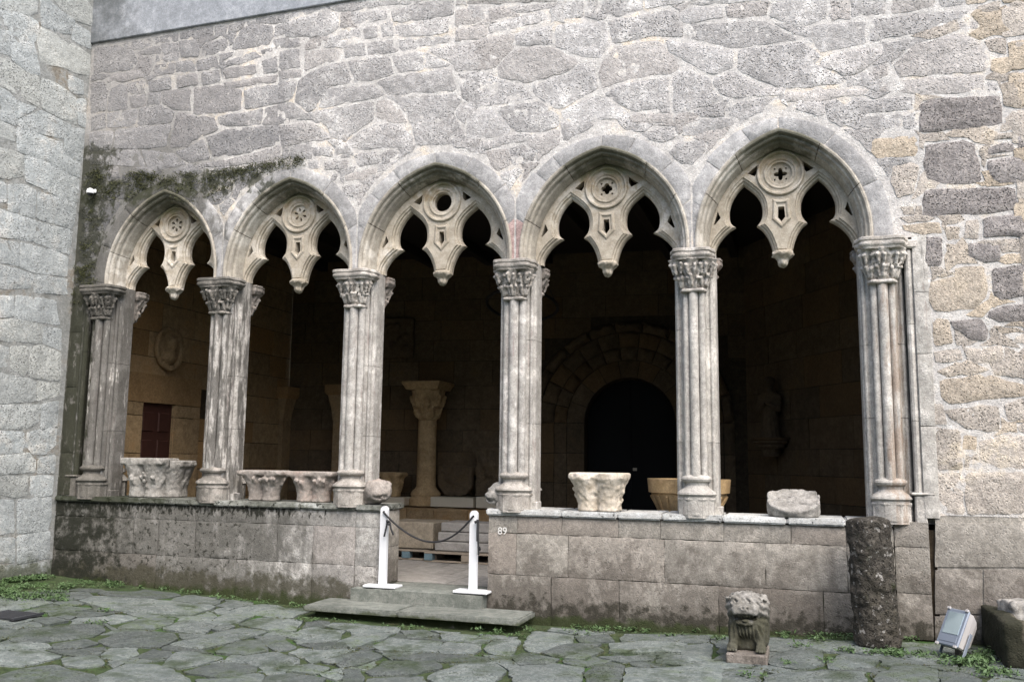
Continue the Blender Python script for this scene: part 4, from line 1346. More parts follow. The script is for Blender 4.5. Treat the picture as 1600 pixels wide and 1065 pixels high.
    if i in (0, 1):
        for k in range(6):
            a = math.pi / 6 + k * math.pi / 3 + (.2 if i == 1 else 0)
            w = .026 if i == 0 else .020
            loc = shape(lambda t: 1, 10)
            ph.append([(math.cos(a) * (.058 + .028 * x) - math.sin(a) * w * y * (.6 + .4 * x), math.sin(a) * (.058 + .028 * x) + math.cos(a) * w * y * (.6 + .4 * x)) for x, y in loc])
    elif i == 3:
        ph.append(shape(lambda t: .040 + .022 * abs(math.cos(2 * t)) ** .7))
        for k in range(4): a = math.pi / 4 + k * math.pi / 2; ph.append([(.083 * math.cos(a) + .012 * x, .083 * math.sin(a) + .012 * y) for x, y in shape(lambda t: 1, 8)])
    elif i == 4:
        ph.append(shape(lambda t: .030 + .036 * abs(math.cos(2 * t)) ** 1.5 if True else 0))
        for k in range(4): a = math.pi / 4 + k * math.pi / 2; ph.append([(.080 * math.cos(a) + .010 * x, .080 * math.sin(a) + .010 * y) for x, y in shape(lambda t: 1, 8)])
    if ph:
        out = circ(0, 0, .114, 28); pts = list(out); ed = [(k, (k + 1) % 28) for k in range(28)]
        for h in ph:
            b = len(pts); pts += list(h); ed += [(b + k, b + (k + 1) % len(h)) for k in range(len(h))]
        vs, es, fs, *_ = delaunay_2d_cdt([Vector(p) for p in pts], ed, [], 0, 1e-7)
        V2 = np.array([(v.x, v.y) for v in vs]); C2 = np.array([V2[list(f)].mean(0) for f in fs])
        kp = np.ones(len(fs), bool)
        for h in ph: kp &= ~inside(np.array(h), C2)
        V = []; F = []
        for yy in (YT + .028, YT + .10):
            b = len(V); V += [(c + x, yy, ROUND[1] + z) for x, z in V2]; F += [tuple(b + q for q in f) for f, k in zip(fs, kp) if k]
        for h in ph:
            b = len(V); m_ = len(h); V += [(c + x, YT + .028, ROUND[1] + z) for x, z in h] + [(c + x, YT + .10, ROUND[1] + z) for x, z in h]
            for k in range(m_): F.append((b + k, b + (k + 1) % m_, b + m_ + (k + 1) % m_, b + m_ + k))
        me = bpy.data.meshes.new('eye_plate'); me.from_pydata([tuple(map(float, v)) for v in V], [], F); me.update(); fix(me)
        link('eye_plate', me, M['trac'], tr)
    # sunk panel under the roundel
    def frame_strip(P, w, y0, y1):
        P = np.array(P); Q = inset(P, w); V = []; F = []; n = len(P)
        PP = P if poly_area(P) > 0 else P[::-1]
        for ring_, yy in ((PP, y0), (inset(PP, w * .35), y1), (inset(PP, w * .65), y1), (Q, y0)):
            V += [(c + x, yy, z) for x, z in ring_]
        for q in range(3):
            for k in range(n): F.append((q * n + k, q * n + (k + 1) % n, (q + 1) * n + (k + 1) % n, (q + 1) * n + k))
        return V, F
    V, F = frame_strip([(-.085, 4.272), (-.045, 4.262), (0, 4.258), (.045, 4.262), (.085, 4.272), (.088, 4.14), (.098, 4.055), (0, 3.955), (-.098, 4.055), (-.088, 4.14)], .045, YT - .001, YT - .016)
    o = mk('slot_frame', V, F, M['trac'], tr); fix(o.data)
    # carved boss at the tip of the pendant
    def boss(x, y, z, i=i):
        f = S_cap(x, y, z, (0, .290, 3.69), (0, .290, tipz - .02), .100, .045)
        f = smin(f, S_ell(x, y, z, (0, .290, 3.70), (.108, .095, .035)), .02)
        f = smin(f, S_ell(x, y, z, (0, .290, 3.615), (.05, .05, .045)), .02)
        f = f + vnoise(x, y, z, 45) * .016 + .006 * np.cos(6 * np.arctan2(y - .290, x)) * (z < 3.69)
        return smax(f, z - 3.735, .004)
    sdf('pendant_boss', boss, (-.12, .165, 3.55), (.12, .415, 3.74), .011, M['trac'], tr, (c, 0, 0))

# ------------------------------------------------------------------ parapets
def px2x(px, y=0): return float(atY(px, 830, y)[0])
def parapet(label, rows, mt, cm, xl, xr, cope_joints, grp):
    t = tag(empty('parapet'), label, 'parapet')
    core = box('core', ((xl + xr) / 2, .254, .40), (xr - xl - .02, .48, 1.22), M['mossjoint'], t, bev=0)
    for (z0, z1, js) in rows:
        for a, b in zip(js[:-1], js[1:]):
            stone('block', [(a, z0), (b, z0), (b, z1), (a, z1)], fr_front(0), mt, t, gap=.0025, proud=.008 + rng.uniform(0, .008), bev=.016, rough=.005, step=.05, depth=.035, jit=.007, rnd=False, seed=z0 * 7 + a, chip=.003)
    for a, b in zip(cope_joints[:-1], cope_joints[1:]):
        w = b - a
        bm = bmesh.new(); bmesh.ops.create_cube(bm, size=1); bmesh.ops.scale(bm, vec=(w - .006, .62, .065), verts=bm.verts)
        bmesh.ops.subdivide_edges(bm, edges=[e for e in bm.edges if abs(e.verts[0].co.x - e.verts[1].co.x) > .1], cuts=max(2, int(w / .07)), use_grid_fill=True)
        bmesh.ops.bevel(bm, geom=[e for e in bm.edges if e.calc_face_angle(0) > 1], offset=.014, segments=2, affect='EDGES')
        for v in bm.verts:
            v.co += Vector(((a + b) / 2, .262, ZSILL - .0325))
            p = v.co; v.co.y += .010 * fbm(p.x, 0, p.z, 7, 3) * (1 if p.y < .2 else 0); v.co.z += .005 * fbm(p.x, p.y, 3, 6, 2)
        me = bpy.data.meshes.new('coping'); bm.to_mesh(me); bm.free()
        link('coping', me, cm, t, True, 40)
    return t
XL, XG0, XG1, XR = -8.94, px2x(594), px2x(763), px2x(1396)
lj = lambda *p: [XL] + [px2x(q) for q in p] + [XG0]
parapet('dark moss stained ashlar parapet left of the roped doorway gap',
        [(.845, 1.025, lj(174, 210, 304, 385, 434, 507, 556)), (.43, .845, lj(128, 182, 209, 248, 306, 434, 490, 556)), (-.2, .43, lj(160, 247, 372, 490, 556))],
        M['para'], M['cope'], XL, XG0, [XL] + [px2x(q) for q in (170, 298, 385, 470, 556)] + [XG0 + .02], None)
rj = lambda *p: [XG1] + [px2x(q) for q in p] + [XR]
pr = parapet('long warm grey ashlar parapet right of the roped doorway gap',
        [(.845, 1.025, rj(808, 878, 966, 1032, 1131, 1236, 1322)), (.425, .845, rj(807, 888, 1038, 1195, 1322)), (-.2, .425, rj(862, 967, 1121, 1283))],
        M['paraR'], M['copeR'], XG1, XR, [XG1 - .02] + [px2x(q) for q in (878, 966, 1035, 1130, 1230, 1322)] + [XR], None)
# jamb faces of the gap
for z0, z1 in ((.23, .62), (.62, 1.02)):
    stone('end_block', [(-.004, z0), (.50, z0), (.50, z1), (-.004, z1)], fr_right(XG0 - .012), M['paraR'], pr, gap=.003, proud=.012, bev=.012, rough=.003, step=.08, depth=.02, rnd=False, seed=z0)
txt = bpy.data.curves.new('painted_number', 'FONT'); txt.body = '89'; txt.size = .105; txt.extrude = .001
to = bpy.data.objects.new('tmp', txt); COL.objects.link(to); bpy.context.view_layer.update()
tm = bpy.data.meshes.new_from_object(to.evaluated_get(bpy.context.evaluated_depsgraph_get())); bpy.data.objects.remove(to, do_unlink=True)
p89 = atY(777, 834, -.03)
tm.materials.clear(); o = link('painted_number', tm, M['number'], pr)
o.location = (p89[0], -.021, p89[2]); o.rotation_euler = (R(90), 0, 0)

# pilaster under the last column and the wall foot to the right of it
pl = tag(empty('low_wall'), 'warm granite block wall foot between the drum and the stone trough', 'wall')
for z0, z1 in ((.86, 1.085), (.45, .86), (-.02 + .07, .45)):
    stone('pilaster_block', [(XR + .004, z0), (1.035, z0), (1.035, z1), (XR + .004, z1)], fr_front(0), M['paraR'], pl, gap=.003, proud=.016, bev=.012, rough=.003, step=.08, depth=.1, jit=.003, rnd=False, seed=z0 + 77)
box('core', ((XR + 1.09) / 2, .26, .40), (1.09 - XR, .44, 1.22), M['innermortar'], pl, bev=0)
for P in tile('''
1185,328 1598,332 1720,330 1720,538 1598,536 1185,536
1185,546 1402,546 1402,752 1185,752
1410,546 1720,544 1720,752 1410,752
1185,760 1400,760 1560,760 1560,920 1185,900
1570,760 1740,760 1740,960 1570,920
''', 1060, 705, 2.96):
    W = [tuple(atY(x, y, 0)[[0, 2]]) for x, y in P]
    stone('block', W, fr_front(0), M['paraR'], pl, gap=.004, proud=.018, bev=.02, rough=.006, step=.08, depth=.03, jit=.006, rnd=False, seed=W[0][0] * 9)
sheet('mortar_bed', [(1.09, -.3), (4, -.3), (4, 1.16), (1.09, 1.16)], [], fr_front(.004), .15, M['paraR'], pl, .004, 9)

# ------------------------------------------------------------------ gallery floor, threshold, step
FZ = .225
def flat(name, x0, x1, y0, y1, z, m):
    return mk(name, [(x0, y0, z), (x1, y0, z), (x1, y1, z), (x0, y1, z)], [(0, 1, 2, 3)], m)
gfl = tag(flat('gallery_floor', -9.2, 4.5, .45, 7.0, FZ - .012, M['innermortar']), kind='structure')
stone('threshold', [(-4.70, -.16), (XG1 - .006, -.155), (XG1 - .006, -.03), (XG1 - .006, .52), (XG0 + .006, .52), (XG0 + .006, -.025), (-4.70, -.025)], lambda u, v, h: (u, v, FZ - .02 + h), M['step'], gfl, gap=0, proud=.022, bev=.03, rough=.004, step=.09, depth=.26, jit=.004, rnd=False)
y = .53; k = 0
while y < 3.2:
    hh = rng.uniform(.55, .8); x = -6.8 + rng.uniform(0, .5)
    while x < -2.4:
        w = rng.uniform(.7, 1.2)
        stone('floor_slab', [(x, y), (x + w, y), (x + w, y + hh), (x, y + hh)], lambda u, v, h: (u, v, FZ - .012 + h), M['gfloor'], gfl, gap=.006, proud=.012, bev=.01, rough=.002, step=.25, depth=.02, jit=.004, rnd=False, seed=k * 1.1); k += 1
        x += w
    y += hh
stp = tag(empty('stone_step'), 'low worn two slab stone step below the roped doorway gap', 'step')
ZT = .082
c0 = atZ(474, 947, ZT); c1 = atZ(826, 972, ZT)
xm = -3.95
yf = -.60
for a, b in ((-5.02, xm), (xm + .008, -2.66)):
    bm = bmesh.new(); bmesh.ops.create_cube(bm, size=1); bmesh.ops.scale(bm, vec=(b - a, .56, .062), verts=bm.verts)
    bmesh.ops.subdivide_edges(bm, edges=bm.edges, cuts=5, use_grid_fill=True)
    bmesh.ops.translate(bm, vec=((a + b) / 2, yf + .28, ZT - .031), verts=bm.verts)
    bmesh.ops.bevel(bm, geom=[e for e in bm.edges if e.calc_face_angle(0) > 1], offset=.022, segments=3, affect='EDGES')
    for v in bm.verts: p = v.co; v.co += Vector((.006 * fbm(p.x, p.y, p.z, 4), .014 * fbm(p.x, 3, p.z, 3), .006 * fbm(p.x, p.y, 8, 3)))
    me = bpy.data.meshes.new('slab'); bm.to_mesh(me); bm.free(); link('slab', me, M['step'], stp, True, 45)
box('riser', (-3.84, yf + .34, -.05), (2.20, .44, .138), M['para'], stp, bev=.01, rough=.006)
for x0, x1 in ((-4.69, -3.9), (-3.892, XG1 - .006)):
    stone('threshold_riser', [(x0, -.1), (x1, -.1), (x1, FZ - .03), (x0, FZ - .03)], fr_front(-.13), M['para'], gfl, gap=.002, proud=.01, bev=.02, rough=.005, step=.1, depth=.1, rnd=False, seed=x0)

# ------------------------------------------------------------------ gallery behind the arcade
BP, BD = np.array([-9.0, 5.25]), np.array([.9940, .1094]); BN = np.array([.1094, -.9940])
def fr_back(u, v, h): q = BP + BD * u + BN * h; return (q[0], q[1], v)
def atB(px, py, off=0.0):
    d = ray(px, py); o = np.array(CAM); p = BP + BN * off
    t = ((p - o[:2]) @ BN) / (d[:2] @ BN); q = o + d * t
    return float((q[:2] - BP) @ BD), float(q[2])
OP, OD = np.array([-.9, 6.14]), np.array([.545, -.838]); ON = np.array([-.838, -.545])
def fr_obl(u, v, h): q = OP + OD * u + ON * h; return (q[0], q[1], v)
def atO(px, py):
    d = ray(px, py); o = np.array(CAM); t = ((OP - o[:2]) @ ON) / (d[:2] @ ON); q = o + d * t
    return float((q[:2] - OP) @ OD), float(q[2])
def ashlar(parent, frame, u0, u1, v0, v1, rh, bw, excl=None, mt='inner', sd=0):
    rr = random.Random(sd); v = v0
    while v < v1 - .05:
        h = min(rr.uniform(*rh), v1 - v); u = u0 - rr.uniform(0, .3)
        while u < u1:
            w = rr.uniform(*bw); a, b = max(u, u0), min(u + w, u1)
            if b - a > .06 and not (excl and excl(a, b, v, v + h)):
                stone('block', [(a, v), (b, v), (b, v + h), (a, v + h)], frame, M[mt], parent, gap=.005, proud=.012 + rr.uniform(0, .010), bev=.02, rough=.005, step=.22, depth=.02, jit=.006, rnd=False, seed=sd + u + v)
            u += w
        v += h
CEIL = 5.2
dB = [atX(224, 628, -9.0), atX(273, 630, -9.0)]
dy0, dy1, dz1 = float(dB[0][1]), float(dB[1][1]), float(dB[0][2])
ew = tag(empty('gallery_end_wall'), 'brown stone end wall with small dark door seen through the leftmost arch', 'wall')
sheet('joint_bed', [(.4, 0), (5.4, 0), (5.4, CEIL), (.4, CEIL)], [[(dy0, .02), (dy1, .02), (dy1, dz1), (dy0, dz1)]], fr_right(-9.02), .5, M['innermortar'], ew, 0)
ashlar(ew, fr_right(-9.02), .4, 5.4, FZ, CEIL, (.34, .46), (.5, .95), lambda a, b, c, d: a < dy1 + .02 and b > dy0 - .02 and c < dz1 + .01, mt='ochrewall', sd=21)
for a, b in ((.45, dy0), (dy1, 2.75)):
    v = FZ
    while v < dz1 - .1:
        h = min(.45 + .1 * math.sin(v * 9), dz1 - v)
        stone('jamb_block', [(a, v), (b, v), (b, v + h), (a, v + h)], fr_right(-9.0), M['ochrewall'], ew, gap=.005, proud=.02, bev=.015, rough=.004, step=.2, depth=.05, rnd=False, seed=v); v += h
stone('lintel', [(dy0 - .45, dz1), (dy1 + .6, dz1), (dy1 + .6, dz1 + .42), (dy0 - .45, dz1 + .42)], fr_right(-9.0), M['ochrewall'], ew, gap=.005, proud=.022, bev=.015, rough=.004, step=.2, depth=.05, rnd=False)
dr = tag(empty('wooden_door'), 'small dark red carved wooden door in the end wall behind the leftmost arch', 'door')
box('leaf', (-9.075, (dy0 + dy1) / 2, (FZ + dz1) / 2), (.05, dy1 - dy0 + .16, dz1 - FZ + .16), M['doorwood'], dr, bev=.004)
box('light_stop', (-9.42, (dy0 + dy1) / 2, (FZ + dz1) / 2), (.5, dy1 - dy0 + .3, dz1 - FZ + .3), M['doorway_dark'], dr, bev=0)  # unseen box added behind the leaf to keep daylight from leaking in
for a in range(2):
    for b in range(5):
        z = FZ + .12 + b * .40; y = dy0 + (a + .5) * (dy1 - dy0) / 2
        box('panel', (-9.045, y, z + .14), (.03, (dy1 - dy0) * .36, .28), M['doorwood'], dr, bev=.012)
lathe('knob', [(.0, -.02), (.025, -.015), (.03, 0), (.0, .02)], (-9.02, dy1 - .08, 1.25), M['iron'], dr, n=10)
m0 = atX(262, 545, -9.0)
def medal(x, y, z):
    f = S_ell(x, y, z, (0, 0, 0), (.06, .29, .30)); rim = np.abs(np.sqrt((y / .27) ** 2 + (z / .29) ** 2) - 1) * .27 - .03
    f = np.minimum(np.maximum(f, x - .02), np.maximum(np.sqrt(rim ** 2 + (x - .02) ** 2) - .035, rim))
    f = smin(f, S_ell(x, y, z, (.05, .03, .09), (.06, .075, .10)), .02); f = smin(f, S_ell(x, y, z, (.04, -.02, -.12), (.06, .15, .11)), .02)
    return np.maximum(f + vnoise(x, y, z, 25) * .012, -x - .02)
o = sdf('medallion', medal, (-.03, -.33, -.34), (.13, .33, .34), .02, M['ochrewall'], None, (-8.985, float(m0[1]), float(m0[2])))
tag(o, 'oval stone portrait medallion on the end wall above the small dark door', 'medallion')

bw = tag(empty('gallery_back_wall'), 'dim brown ashlar back wall of the gallery behind the arcade', 'wall')
dl = atB(913, 700); drr = atB(1056, 700); dtop = atB(984, 590)
DU = (dl[0] + drr[0]) / 2; DR = (drr[0] - dl[0]) / 2; DZ = dtop[1] - DR
Lb = 8.16
hole = [(DU - DR, .05)] + [(DU - DR * math.cos(math.pi * k / 16), DZ + DR * math.sin(math.pi * k / 16)) for k in range(17)] + [(DU + DR, .05)]
sheet('joint_bed', [(0, 0), (Lb, 0), (Lb, CEIL), (0, CEIL)], [hole], lambda u, v, h: fr_back(u, v, h - .01), .5, M['innermortar'], bw, 0)
RO = DR + .95
def ex(a, b, c, d):
    du = max(a - DU, DU - b, 0); 
    if c < DZ: return du < RO - .02
    dv = c - DZ; far = max(abs(a - DU), abs(b - DU))
    return math.hypot(du, dv) < RO - .12
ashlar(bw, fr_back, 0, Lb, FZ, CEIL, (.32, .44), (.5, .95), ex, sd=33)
dw = tag(empty('arched_doorway'), 'round arched stone doorway with carved rings in the gallery back wall', 'doorway')
rings_ = [(DR, DR + .30, .03, .004, 9), (DR + .30, DR + .52, .07, .02, 13), (DR + .52, DR + .78, .06, .03, 13), (DR + .78, DR + .96, .10, .012, 11)]
for q, (r0, r1, pd, ro, nv) in enumerate(rings_):
    for k in range(nv):
        a0 = math.pi * k / nv; a1 = math.pi * (k + 1) / nv
        P = [(DU + r0 * math.cos(a0 + (a1 - a0) * j / 4), DZ + r0 * math.sin(a0 + (a1 - a0) * j / 4)) for j in range(5)] + [(DU + r1 * math.cos(a1 + (a0 - a1) * j / 4), DZ + r1 * math.sin(a1 + (a0 - a1) * j / 4)) for j in range(5)]
        stone('voussoir', P, fr_back, M['inner'], dw, gap=.006, proud=pd, bev=.03 if q != 1 else .06, rough=ro, step=.06 if ro > .01 else .12, depth=.10 if q == 0 else .02, jit=.004, rnd=False, seed=q * 20 + k)
    for s in (-1, 1):
        v = FZ
        while v < DZ - .05:
            h = min(.5, DZ - v)
            if DZ - v - h < .2: h = DZ - v
            a, b = sorted((DU + s * r0, DU + s * r1))
            stone('jamb_block', [(a, v), (b, v), (b, v + h), (a, v + h)], fr_back, M['inner'], dw, gap=.006, proud=pd * (.9 if q != 1 else .5), bev=.03, rough=.004, step=.14, depth=.10 if q == 0 else .02, rnd=False, seed=q + v); v += h
V = []; F = []
for k in range(len(hole)):
    u, v = hole[k]; V += [fr_back(u, v, 0), fr_back(u, v, -.45)]
for k in range(len(hole) - 1): F.append((2 * k, 2 * k + 1, 2 * k + 3, 2 * k + 2))
mk('reveal', V, F, M['inner'], dw, True)
for s in (-1, 1):
    P = [(u, v) for u, v in hole if s * (u - DU) >= -1e-6]
    if s > 0: P = [(DU, .05), (DU, DZ + DR)] + P
    else: P = P + [(DU, .05)]
    Q = []
    for p in P:
        if not Q or math.dist(p, Q[-1]) > .01: Q.append(p)
    stone('door_leaf', Q, lambda u, v, h: fr_back(u, v, h - .40), M['doorway_dark'], dw, gap=.004, proud=.02, bev=.02, rough=0, step=.2, depth=.03, jit=0, rnd=False)
bq = [fr_back(DU - DR - .3, -.1, -.55), fr_back(DU + DR + .3, -.1, -.55), fr_back(DU + DR + .3, DZ + DR + .3, -.55), fr_back(DU - DR - .3, DZ + DR + .3, -.55)]
fq = [fr_back(DU - DR - .3, -.1, -.03), fr_back(DU + DR + .3, -.1, -.03), fr_back(DU + DR + .3, DZ + DR + .3, -.03), fr_back(DU - DR - .3, DZ + DR + .3, -.03)]
mk('light_stop', bq + fq, [(0, 1, 2, 3), (0, 1, 5, 4), (1, 2, 6, 5), (2, 3, 7, 6), (3, 0, 4, 7)], M['doorway_dark'], dw)  # added shell behind the doorway, blocks sky light at the leaf gaps
lk = atB(985, 733); lp = fr_back(DU + .06, lk[1], -.36)
box('lock_plate', lp, (.07, .012, .05), M['cream'], dw, bev=.004)

ow = tag(empty('gallery_right_wall'), 'dark slanting stone wall with a niche statue seen through the rightmost arch', 'wall')
sheet('joint_bed', [(0, 0), (6.8, 0), (6.8, CEIL), (0, CEIL)], [], lambda u, v, h: fr_obl(u, v, h - .01), .8, M['innermortar'], ow, 0)
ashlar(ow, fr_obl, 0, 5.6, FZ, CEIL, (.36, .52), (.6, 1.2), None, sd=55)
ceil = tag(mk('ceiling', [(-9.3, .3, CEIL), (6, .3, CEIL), (6, 7.5, CEIL), (-9.3, 7.5, CEIL)], [(0, 3, 2, 1)], M['timber']), kind='structure')
for k in range(11): box('beam', (-8.4 + k * 1.05, 3.4, CEIL - .09), (.13, 6.2, .18), M['timber'], ceil, bev=.01)
roof = tag(mk('gallery_roof', [(-9.3, .2, 9.2), (6, .2, 9.2), (6, 8, 5.6), (-9.3, 8, 5.6)], [(0, 1, 2, 3)], M['timber']), kind='structure')

def figure(x, y, z):
    f = S_cap(x, y, z, (0, 0, .02), (0, 0, .55), .15, .10); f = smin(f, S_ell(x, y, z, (0, 0, .58), (.15, .10, .13)), .04)
    f = smin(f, S_cap(x, y, z, (0, 0, .66), (0, 0, .74), .045, .045), .02); f = smin(f, S_ell(x, y, z, (0, -.01, .80), (.068, .078, .092)), .02)
    f = smin(f, S_ell(x, y, z, (0, .02, .86), (.085, .08, .07)), .02); f = smin(f, S_ell(x, y, z, (0, -.085, .795), (.014, .018, .022)), .01)
    for s in (-1, 1):
        f = smin(f, S_cap(x, y, z, (s * .14, 0, .60), (s * .16, -.05, .42), .05, .04), .03); f = smin(f, S_cap(x, y, z, (s * .16, -.05, .42), (s * .03, -.15, .50), .04, .03), .02)
    ang = np.arctan2(y, x)
    return f + .010 * np.cos(14 * ang + z * 6) * np.clip(1 - z / .55, 0, 1) + vnoise(x, y, z, 20) * .01
s0 = atO(1224, 683); st = fr_obl(s0[0], s0[1], .22)
o = sdf('statue', figure, (-.24, -.24, 0), (.24, .2, .95), .018, M['inner'], None, st, -.35)
tag(o, 'small robed stone figure standing on a wall bracket behind the rightmost arch', 'statue')
cb = tag(empty('wall_bracket'), 'moulded stone bracket under the small robed figure on the dark wall', 'bracket')
for k, (r, h) in enumerate(((.30, .05), (.27, .05), (.22, .06), (.14, .12))):
    z = st[2] - .01 - sum(x[1] for x in ((.30, .05), (.27, .05), (.22, .06), (.14, .12))[:k]) - h
    lathe('moulding', [(.01, 0), (r * .88, 0), (r, h * .5), (r * .97, h - .002), (.01, h - .002)], (st[0], st[1], z), M['inner'], cb, n=16)

# bench with blocks, plinth boxes, fragments
bench = tag(empty('stone_bench'), 'long low masonry bench of brown blocks against the gallery back wall', 'bench')
yb0 = 4.75; bz = float(atY(660, 791, yb0)[2])
x = -8.2
while x < -3.4:
    w = rng.uniform(.45, .75)
    for k in range(2):
        h = (bz - FZ - .04) / 2
        stone('block', [(x, FZ + k * h), (x + w, FZ + k * h), (x + w, FZ + (k + 1) * h), (x, FZ + (k + 1) * h)], fr_front(yb0), M['ochrewall'], bench, gap=.004, proud=.012, bev=.015, rough=.006, step=.15, depth=.3, rnd=False, seed=x + k)
    stone('top_slab', [(x, yb0 - .02), (x + w, yb0 - .02), (x + w, yb0 + 1.2), (x, yb0 + 1.2)], lambda u, v, h: (u, v, bz - .04 + h), M['ochrewall'], bench, gap=.003, proud=.04, bev=.01, rough=.003, step=.3, depth=.03, rnd=False, seed=x)
    x += w
for a, b, lb in ((672, 739, 'long white display plinth in the middle of the bench'), (743, 786, 'white display plinth partly hidden behind the right doorway column'), (592, 631, 'white display plinth under the small capital beside the left doorway column')):
    p0 = atY(a, 776, yb0 + .05); p1 = atY(b, 776, yb0 + .05); z1 = float(p0[2])
    pb = box('display_plinth', ((p0[0] + p1[0]) / 2, yb0 + .25, (bz + z1) / 2 + .002), (p1[0] - p0[0], .36, z1 - bz), M['cream'], None, .004)
    tag(pb, lb, 'plinth', 'white plinths on the bench')
PZ = z1
def column_thing(px0, px1, pytop, pycap, pybase, Y, label, capH, m):
    t = tag(empty('museum_column'), label, 'column')
    a = atY(px0, pytop, Y); b = atY(px1, pytop, Y); cx = (a[0] + b[0]) / 2; W = (b[0] - a[0]) / 2 * .84; zt = float(a[2]); zc = float(atY(px0, pycap, Y)[2])
    r = W * .47
    lathe('base', [(.02, 0), (r * 1.75, 0), (r * 1.75, .10), (r * 1.5, .14), (r * 1.6, .19), (r * 1.45, .24), (r * 1.15, .28), (r * 1.05, .31)], (cx, Y + .2, bz), m, t, n=20)
    lathe('shaft', [(r * 1.02, .30), (r, .6), (r * .97, zc - bz)], (cx, Y + .2, bz), m, t, n=20)
    Hc = zt - zc - .14
    rs = random.Random(5)
    lv = [(k * 45 + tier * 22, zz) for tier, zz in ((0, .38), (1, .72)) for k in range(8)]
    def fn(x, y, z):
        tt = np.clip(z / Hc, 0, 1); rr = r * 1.02 + (W * .86 - r) * tt ** 1.3
        f = np.sqrt(x * x + y * y) - rr
        for a_, zz in lv:
            r2 = r * 1.02 + (W * .86 - r) * zz ** 1.3; ca, sa = math.cos(R(a_)), math.sin(R(a_))
            f = smin(f, S_cap(x, y, z, (ca * (r2 - .02), sa * (r2 - .02), zz * Hc - .12), (ca * (r2 + .045), sa * (r2 + .045), zz * Hc + .02), .045, .03), .03)
        return smax(f + vnoise(x, y, z, 22) * .03, np.maximum(-z, z - Hc), .005)
    cp = sdf('capital', fn, (-W, -W, 0), (W, W, Hc), .02, m, t, (cx, Y + .2, zc))
    ab = [(-1, -1), (1, -1), (1, 1), (-1, 1)]
    loft('abacus', [(x * W, y * W) for x, y in ab], [(.84, 0), (.88, .03), (.97, .085), (1, .10), (1, .135)], (cx, Y + .2, zc + Hc), m, cp)
    return t
M['ochre'] = stone_mat('ochre_museum_stone', (.40, .275, .14), (.52, .37, .20), (.44, .31, .17), pit=.15, bump=.4, var=.05, grain=.22)
column_thing(628, 697, 596, 656, 790, 4.95, 'ochre column with leafy square capital standing on the bench behind the middle arch', .4, M['ochre'])
# pilaster columns near the corner, seen through the second arch
pc = tag(empty('wall_pilaster'), 'brown stone pilaster with flared block capital near the gallery corner', 'pilaster')
q0 = atB(395, 612, .25); q1 = atB(447, 612, .25)
def pilaster(t, px0, px1, pt, pm, pn, off, m):
    a = atY(px0, pt, 4.85); b = atY(px1, pt, 4.85); z0 = float(atY(px0, pm, 4.85)[2]); z1 = float(atY(px0, pn, 4.85)[2]); cx = (a[0] + b[0]) / 2; hw = (b[0] - a[0]) / 2
    sq = [(-1, -.7), (1, -.7), (1, .7), (-1, .7)]
    loft('abacus', [(x * hw, y * hw) for x, y in sq], [(.90, 0), (1, .05), (1, float(a[2]) - z0)], (cx, 5.15, z0), m, t)
    loft('capital', [(x * hw, y * hw) for x, y in sq], [(.62, 0), (.70, (z0 - z1) * .5), (.86, z0 - z1 - .003)], (cx, 5.15, z1), m, t)
    loft('shaft', [(x * hw, y * hw) for x, y in sq], [(.60, 0), (.60, z1 - bz - .003)], (cx, 5.15, bz), m, t)
pilaster(pc, 393, 449, 604, 622, 655, .2, M['ochrewall'])
pc2 = tag(empty('wall_pilaster'), 'brown stone pilaster half hidden behind the third column from the left', 'pilaster')
pilaster(pc2, 505, 560, 600, 616, 656, .2, M['ochrewall'])
# small capital on the left plinth
def frag_capital(name, c, W, D, H, m, label, lobes=2, seed=1, step=.012, parent=None, rz=0, flare=.45, nl=14, zr=(.25, .8)):
    rs = random.Random(seed)
    lv = [(rs.uniform(-1, 1), rs.uniform(*zr), rs.choice((-1, 1))) for _ in range(nl)]
    wl_ = W * (1 - flare)
    xs_ = [(-1 + (2 * k + 1) / lobes) * (wl_ * .5) for k in range(lobes)]
    r0 = wl_ / lobes * .52
    def fn(x, y, z):
        t = np.clip(z / (H * .84), 0, 1); f = None
        for xc in xs_:
            for yc in ((-D * .16, D * .16) if D > W * .55 else (0,)):
                k = 1 + (W * .92 / wl_ - 1) * t ** 2.4
                d = np.sqrt((x - xc * k) ** 2 + ((y - yc * k)) ** 2) - r0 * (1 + .55 * t ** 2.2 + .10 * np.clip(1 - t * 5, 0, 1))
                f = d if f is None else smin(f, d, .015)
        for u, zz, sg in lv:
            k = (wl_ + (W * .9 - wl_) * zz ** 2) / 2
            f = smin(f, S_cap(x, y, z, (u * k * .9, -r0 * .9 - .01, zz * H * .8 - .05), (u * k, -r0 * (1.0 + .4 * zz) - .015, zz * H * .8 + .015), .012, .022), .012)
            f = smin(f, S_cap(x, y, z, (sg * k * .92, u * D * .25, zz * H * .8 - .06), (sg * (k + .015), u * D * .25, zz * H * .8 + .01), .012, .020), .012)
        f = smin(f, S_box(x, y, z, (0, 0, H * .91), (W * .5, D * .5, H * .085), .025), .02)
        f = f + vnoise(x, y, z, 32) * .014 + vnoise(x, y, z, 70) * .006
        return smax(f, np.maximum(-z, z - H), .004)
    o = sdf(name, fn, (-W * .56, -D * .56 - .04, 0), (W * .56, D * .56 + .04, H), step, m, parent, c, rz)
    return tag(o, label, 'capital') if parent is None else o
a = atY(591, 737, 4.85); b = atY(626, 737, 4.85)
frag_capital('capital_fragment', ((a[0] + b[0]) / 2, 5.0, PZ), b[0] - a[0], .32, float(a[2]) - PZ, M['ochre'], 'small ochre capital on a white plinth just right of the left doorway column', 2, 4, .018)
